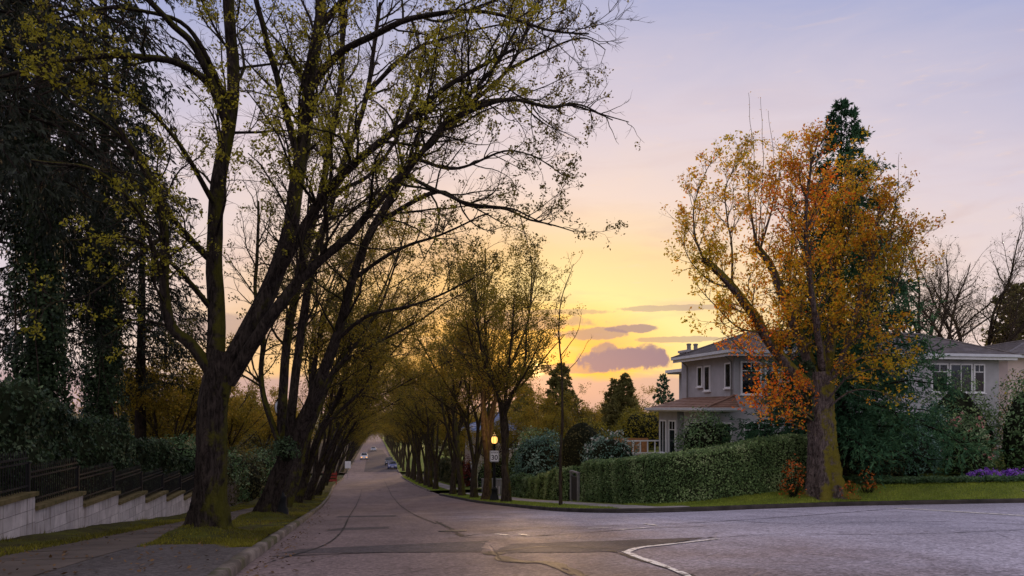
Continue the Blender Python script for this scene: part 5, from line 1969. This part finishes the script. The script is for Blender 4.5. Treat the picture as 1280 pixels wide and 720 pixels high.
# chimney with two pots
ch = B(20.05, 42.302, -1.5, 21.05, 43.15, 5.0).build('chimney', M['stucco'], house)
B(19.95, 42.2, 4.78, 21.15, 43.25, 4.999).build('chimney_band', M['stucco_panel'], ch)
B(19.88, 42.13, 5.001, 21.22, 43.32, 5.14).build('chimney_cap', M['stucco_panel'], ch)
for cx in (20.33, 20.77):
    MB().lathe([(.13, 0), (.12, .3), (.15, .33), (.15, .40), (.10, .42)], 10, (cx - ox, 42.72 - oy, 5.14 - oz)).build('chimney_pot', M['bin_grey'], ch)
# windows, street side
W_ = lambda *a, **k: window(house, *a, org=ORG, **k)
W_('x-', 40.2, 40.85, 2.85, 4.05, 20.0)
W_('x-', 39.25, 39.98, 2.60, 4.05, 20.0)
W_('x-', 36.85, 37.55, 2.70, 4.08, 20.0)
# front
W_('y-', 20.35, 21.55, 2.35, 4.12, 36.6, cols=1, top_split=1, curtain=None)
W_('y-', 21.75, 22.6, 2.35, 4.12, 36.6, cols=1, top_split=1)
W_('y-', 20.5, 22.3, -.55, .90, 36.6, cols=2, top_split=1)
W_('y-', 32.05, 33.15, 2.50, 4.16, 36.6, cols=1, top_split=1)
W_('y-', 33.25, 34.75, 2.50, 4.16, 36.6, cols=2, curtain='curtain')
W_('y-', 34.85, 35.6, 2.50, 4.16, 36.6, cols=1, top_split=1)
W_('y-', 25, 27, 2.5, 4.1, 36.6, cols=2)
W_('y-', 28.6, 30.4, 2.5, 4.1, 36.6, cols=2)
# panelled spandrel under the triple window
for (a, b) in ((32.05, 33.15), (33.28, 34.72), (34.88, 35.62)):
    sp = B(a, 36.545, 1.55, b, 36.599, 2.30).build('spandrel_panel', M['stucco_panel'], house)
    tm = MB()
    for (x0, z0, x1, z1) in ((a, 2.26, b, 2.32), (a, 1.52, b, 1.58), (a, 1.58, a + .05, 2.26), (b - .05, 1.58, b, 2.26)):
        tm.box(x0 - ox, 36.515 - oy, z0 - oz, x1 - ox, 36.5448 - oy, z1 - oz)
    tm.build('moulding', M['stucco'], sp)
# white porch front under the spruce
pc = B(29.6, 35.6, -1.5, 31.9, 36.598, .9).build('porch_wall', M['white_trim'], house)
B(29.4, 35.4, .901, 32.0, 36.597, 1.05).build('porch_cap', M['white_trim'], pc)
# bay windows
W_('x-', 41.95, 42.85, -1.05, .95, 18.55, cols=2)
W_('x-', 40.62, 41.55, -1.05, .95, 18.55, cols=1, top_split=1)
W_('x-', 36.75, 38.9, -.95, .92, 18.55, cols=3, top_split=0)
W_('y-', 18.75, 19.8, -.6, .9, 36.55, cols=1)
for (y, za, zb) in ((42.05, 2.2, EZ), (36.75, 2.3, EZ)):
    MB().tube([(19.9 - ox, y - oy, za - oz), (19.9 - ox, y - oy, zb - .3 - oz), (19.55 - ox, y - oy, zb - .02 - oz)], .045, 8).build('downpipe', M['bin_grey'], house)
# deck with balustrade
dk = tag(empty('deck', (18.4, 46.0, -1.6)), 'small deck with white balustrade and cedar screen beside the house', 'deck')
D = lambda x0, y0, z0, x1, y1, z1: MB().box(x0 - 18.4, y0 - 46, z0 + 1.6, x1 - 18.4, y1 - 46, z1 + 1.6)
D(16.8, 44.2, -1.7, 19.28, 48, -1.25).build('deck_floor', M['wood_fence'], dk)
D(16.8, 44.15, -.42, 19.28, 44.25, -.34).build('handrail', M['white_trim'], dk)
D(16.8, 44.15, -1.16, 19.28, 44.25, -1.09).build('bottom_rail', M['white_trim'], dk)
for k in range(6):
    x = 16.84 + k * .48
    D(x - .03, 44.16, -1.089, x + .03, 44.24, -.421).build('baluster', M['white_trim'], dk)
for k in range(10):
    x = 16.9 + k * .24
    D(x, 46.5, -1.249, x + .22, 46.53, -.3).build('plank', M['cedar_panel'], dk)

# neighbour beyond, pinkish wall
NO = (37.2, 41.0, -1.2)
h3 = tag(empty('house', NO), 'pinkish neighbouring house at the end of the side street garden', 'house')
B3 = lambda x0, y0, z0, x1, y1, z1: MB().box(x0 - NO[0], y0 - NO[1], z0 - NO[2], x1 - NO[0], y1 - NO[1], z1 - NO[2])
B3(42.2, 41.5, -1.5, 52, 52, 4.9).build('wall', M['stucco_pink'], h3)
B3(41.5, 40.9, 4.901, 52.7, 52.6, 5.1).build('fascia', M['gutter'], h3)
hip_roof(h3, 41.4, 56.8, 40.8, 52.7, 5.1, 6.7, 'roof_tile', org=NO, courses=12, rx0=49.5, rx1=50.5)
window(h3, 'y-', 43.6, 45.2, 2.6, 4.2, 41.5, cols=2, org=NO)

# beige house with the blue roof down the avenue
HO = (12.4, 73.5, float(zr(75)))
h2 = tag(empty('house', HO), 'beige house with a roof coloured by reflected blue sky beyond the lamp post', 'house')
B2 = lambda x0, y0, z0, x1, y1, z1: MB().box(x0 - HO[0], y0 - HO[1], z0 - HO[2], x1 - HO[0], y1 - HO[1], z1 - HO[2])
B2(12.4, 73.5, HO[2] - .6, 18.2, 80, -.75).build('wall', M['stucco_beige'], h2)
B2(12.0, 73.1, -.749, 18.6, 80.4, -.62).build('fascia', M['white_trim'], h2)
rf = hip_roof(h2, 11.9, 18.7, 73.0, 80.5, -.6, 1.25, 'roof_sky_sheen', org=HO, courses=10)
c2 = B2(14.2, 78.2, -.3, 14.9, 78.9, 1.7).build('chimney', M['bin_grey'], rf)
for (u0, u1, z0, z1) in ((13.0, 14.2, -2.4, -.9), (15.6, 16.8, -2.4, -.9), (13.0, 14.4, -5.4, -3.7), (15.4, 16.9, -5.4, -3.7)):
    window(h2, 'y-', u0, u1, z0, z1, 73.5, cols=2, org=HO, curtain='blind')
for (u0, u1, z0, z1) in ((74.6, 75.8, -2.4, -.95), (77.4, 78.8, -2.4, -.95), (75.4, 77, -5.6, -3.8)):
    window(h2, 'x-', u0, u1, z0, z1, 12.4, cols=2, org=HO, curtain='blind')
B2(14.55, 73.44, HO[2] + .1, 15.35, 73.499, HO[2] + 2.2).build('door', M['white_trim'], h2)

# low white garden wall with posts in front of it
lw = tag(empty('garden_wall', (11.6, 64, float(zr(64)))), 'low white garden wall with square posts near the blue-roofed house', 'wall')
for k in range(8):
    y = 56.5 + k * 1.15 if k < 7 else 64.3
    z = float(zr(y)) + .1 - lw.location.z
    MB().box(-.16, y - .16 - 64, z, .16, y + .16 - 64, z + 1.15).box(-.2, y - .2 - 64, z + 1.15, .2, y + .2 - 64, z + 1.24).build('post', M['bin_grey'], lw)
    if k < 7:
        z2 = float(zr(y + .58)) + .1 - lw.location.z
        MB().box(-.08, y + .16 - 64, z2 - .1, .08, y + .99 - 64, z2 + .62).build('wall_panel', M['block'], lw)

# garden gate between the hedges
gz = float(zlot(11.4, 37.3))
g = tag(empty('garden_gate', (11.45, 37.3, gz)), 'white-posted garden gate with dark door between the hedges', 'gate')
for y in (-.62, .62):
    MB().box(-.06, y - .05, -.05, .06, y + .05, 1.40).box(-.08, y - .07, 1.401, .08, y + .07, 1.46).build('post', M['bin_grey'], g)
gd = MB().box(-.025, -.54, .08, .025, .54, .16).box(-.025, -.54, 1.2, .025, .54, 1.28).build('gate_frame', M['iron'], g)
for k in range(9):
    MB().box(-.02, -.53 + k * .12, .161, .02, -.53 + k * .12 + .10, 1.199).build('plank', M['iron'], gd)
MB().box(-.05, -.74, 1.461, .05, .74, 1.54).build('lintel', M['bin_grey'], g)


# ================================================================ lamp posts and speed sign
def text_mesh(body, size, material):
    c = bpy.data.curves.new('lettering', 'FONT')
    c.body = body
    c.size = size
    c.align_x = 'CENTER'
    c.align_y = 'CENTER'
    c.extrude = .002
    c.offset = size * .012
    t = bpy.data.objects.new('lettering', c)
    col.objects.link(t)
    dg = bpy.context.evaluated_depsgraph_get()
    me = bpy.data.meshes.new_from_object(t.evaluated_get(dg))
    bpy.data.objects.remove(t)
    me.materials.clear()
    me.materials.append(M[material])
    return me


def lamp(loc, label, lit):
    g = tag(empty('street_lamp', loc), label, 'street lamp', 'heritage street lamps')
    MB().lathe([(.30, -.05), (.30, .08), (.26, .12), (.24, .30), (.19, .36), (.17, .62), (.20, .66), (.14, .74), (.10, .82)], 16, flute=.05).build('base', M['lamp_iron'], g, True)
    MB().lathe([(.085, .80), (.075, 2.0), (.06, 3.05), (.085, 3.08), (.085, 3.14), (.06, 3.18), (.06, 3.26)], 16, flute=.10).build('pole', M['lamp_iron'], g, False)
    ln = MB().lathe([(.06, 3.26), (.15, 3.32), (.16, 3.36), (.10, 3.37)], 12).build('lantern', M['lamp_iron'], g)
    MB().lathe([(.095, 3.372), (.155, 3.42), (.185, 3.56), (.17, 3.70), (.11, 3.775)], 14).build('globe', M['lamp_glow' if lit else 'sign_white'], ln, True)
    MB().lathe([(.135, 3.777), (.15, 3.80), (.09, 3.88), (.03, 3.93), (.035, 3.97), (.01, 4.03)], 12).build('lantern_cap', M['lamp_iron'], ln, True)
    rb = MB()
    for k in range(6):
        a = k * PI / 3
        rb.tube([(.16 * math.cos(a), .16 * math.sin(a), 3.37), (.20 * math.cos(a), .20 * math.sin(a), 3.56), (.14 * math.cos(a), .14 * math.sin(a), 3.78)], .009, 5)
    rb.build('lantern_ribs', M['lamp_iron'], ln)
    if lit:
        ld = bpy.data.lights.new('lamp_light', 'POINT')
        ld.energy = 130
        ld.color = (1, .55, .2)
        ld.shadow_soft_size = .3
        lo = bpy.data.objects.new('lamp_light', ld)
        col.objects.link(lo)
        lo.parent = g
        lo.location = (-.0, -.0, 4.12)
    return g


lpx = px(618, 625, 44.6)
lp = lamp((lpx[0], lpx[1], float(zr(lpx[1])) + .12), 'lit heritage street lamp carrying the speed sign on the corner verge', True)
lamp((-2.05, 25.6, float(zleft(-2.0, 25.6))), 'unlit heritage street lamp with fluted base behind the leaning tree', False)
# speed sign clamped to the lit lamp
sg = tag(empty('speed_sign', (lpx[0], lpx[1], float(zr(lpx[1])) + .12), -TH * .75), 'white MAXIMUM 30 speed limit sign on the lamp post', 'sign')
w2, h2_ = .27, .33
pl = MB().prism([(-w2 + .04, 2.3), (w2 - .04, 2.3), (w2, 2.34), (w2, 2.3 + 2 * h2_ - .04), (w2 - .04, 2.3 + 2 * h2_), (-w2 + .04, 2.3 + 2 * h2_), (-w2, 2.3 + 2 * h2_ - .04), (-w2, 2.34)], 'y', -.122, -.116).build('sign_plate', M['sign_white'], sg)
bd = MB()
e = .018
for (x0, z0, x1, z1) in ((-w2 + .02, 2.32, w2 - .02, 2.32 + e), (-w2 + .02, 2.28 + 2 * h2_ - e, w2 - .02, 2.28 + 2 * h2_), (-w2 + .02, 2.32 + e, -w2 + .02 + e, 2.28 + 2 * h2_ - e), (w2 - .02 - e, 2.32 + e, w2 - .02, 2.28 + 2 * h2_ - e)):
    bd.box(x0, -.1245, z0, x1, -.1222, z1)
bd.build('sign_border', M['sign_black'], pl)
o = link('lettering', text_mesh('30', .40, 'sign_black'), pl, (0, -.1265, 2.54)); o.rotation_euler = (PI / 2, 0, 0)
o = link('lettering', text_mesh('MAXIMUM', .088, 'sign_black'), pl, (0, -.1265, 2.83)); o.rotation_euler = (PI / 2, 0, 0)
MB().box(-.1, -.1155, 2.5, .1, -.07, 2.53).box(-.1, -.1155, 2.75, .1, -.07, 2.78).build('bracket', M['sign_back'], sg)


# ================================================================ parked cars, barrier, small street things
def car(loc, rz, paint, label, suv=False, lit=False):
    g = tag(empty('parked_car', loc, rz), label, 'car', 'cars parked along the avenue')
    hb_ = .12 if suv else 0
    # side outline, length along y (front at -y)
    low = [(-2.2, .28), (2.2, .28), (2.25, .55), (2.2, .95 + hb_), (1.3, 1.0 + hb_), (-1.0, .96 + hb_), (-2.05, .80 + hb_), (-2.25, .55)]
    MB().prism(low, 'x', -.88, .88).build('body', M[paint], g)
    cab = MB()
    ys = [(-1.0, .955 + hb_), (-.25, 1.42 + hb_ * 2), (1.15, 1.46 + hb_ * 2), (1.95, .985 + hb_)]
    for s0, s1, i in ((.82, .64, 0),):
        v = []
        for k, (y, z) in enumerate(ys):
            hw = .82 if k in (0, 3) else .64
            v.append((-hw, y, z)); v.append((hw, y, z))
        b = len(cab.v)
        cab.v += v
        cab.f += [[0, 1, 3, 2], [2, 3, 5, 4], [4, 5, 7, 6], [0, 2, 4, 6], [1, 7, 5, 3], [0, 6, 7, 1]]
    cab.build('cabin', M[paint], g)

    def facet(name, k0, k1, ins, mt, off=.012):
        (ya, za), (yb, zb) = ys[k0], ys[k1]
        ha, hb2 = (.82 if k0 in (0, 3) else .64), (.82 if k1 in (0, 3) else .64)
        n = unit(np.array([0, -(zb - za), (yb - ya)]))
        q = [np.array([-ha, ya, za]), np.array([ha, ya, za]), np.array([hb2, yb, zb]), np.array([-hb2, yb, zb])]
        c = sum(q) / 4
        q = [c + (p - c) * ins + n * off for p in q]
        MB().poly(*q).build(name, M[mt], g)
    facet('windscreen', 0, 1, .88, 'car_glass')
    facet('rear_window', 2, 3, .86, 'car_glass')
    for s in (-1, 1):
        MB().poly((s * .80, -.72, 1.02 + hb_), (s * .80, 1.62, 1.06 + hb_), (s * .665, 1.08, 1.38 + 2 * hb_), (s * .665, -.2, 1.36 + 2 * hb_)).build('side_window', M['car_glass'], g)
        MB().box(s * .62 - .16, -2.262, .60, s * .62 + .16, -2.17, .74).build('headlight', M['head_glow' if lit else 'sign_white'], g)
        MB().box(s * .66 - .14, 2.19, .66, s * .66 + .14, 2.262, .86).build('tail_light', M['tail_red'], g)
        MB().box(s * .9 - .07, -.72, .98 + hb_, s * .9 + .07, -.60, 1.10 + hb_).build('mirror', M[paint], g)
        for y in (-1.38, 1.38):
            w = MB().lathe([(.31, -.1), (.33, -.07), (.33, .07), (.31, .1)], 14).build('wheel', M['tyre'], g)
            w.rotation_euler = (0, PI / 2, 0); w.location = (s * .80, y, .33)
            MB().lathe([(.20, -.115), (.20, .115)], 10).build('rim', M['rim'], w)
    MB().box(-.5, -2.258, .38, .5, -2.2, .52).build('grille', M['car_glass'], g)
    MB().box(-.24, -2.27, .42, .24, -2.259, .52).build('number_plate', M['sign_white'], g)
    return g


sl = math.atan(.023)
for (x, y, paint, lab, suv, lit) in ((8.95, 151, 'car_blue', 'blue car parked at the head of the row past the valley crossing', False, False), (9.2, 166, 'car_dark', 'dark sports utility car parked behind the blue car', True, False),
                                     (4.6, 196, 'car_white', 'pale van-like car with a lit lamp on the wooded kerb side', True, True), (9.0, 255, 'car_silver', 'small distant silver car up the avenue', False, False)):
    c = car((x, y, float(zr(y)) + .01), 0, paint, lab, suv, lit)
    c.rotation_euler = (-sl, 0, -.037)

zb_ = float(zr(93)) + .12
ba = tag(empty('road_barrier', (-1.75, 93, zb_)), 'red wooden barrier standing on the wooded kerb before the crossing', 'barrier')
for z in (.35, .75, 1.1):
    MB().box(-.9, -.04, z, .75, .0, z + .24).build('plank', M['barrier_red'], ba)
for x in (-.8, .65):
    MB().box(x - .05, .001, -.05, x + .05, .09, 1.5).build('post', M['barrier_red'], ba)
st_ = tag(empty('street_sign', (-.9 + float(shift(128)), 121, float(zr(121)) + .1)), 'small white sign on a post at the valley crossing', 'sign')
MB().tube([(0, 0, -.1), (0, 0, 2.6)], .04, 8).build('pole', M['sign_back'], st_)
MB().box(-.45, -.06, 1.5, .45, -.042, 2.6).build('sign_plate', M['sign_white'], st_)
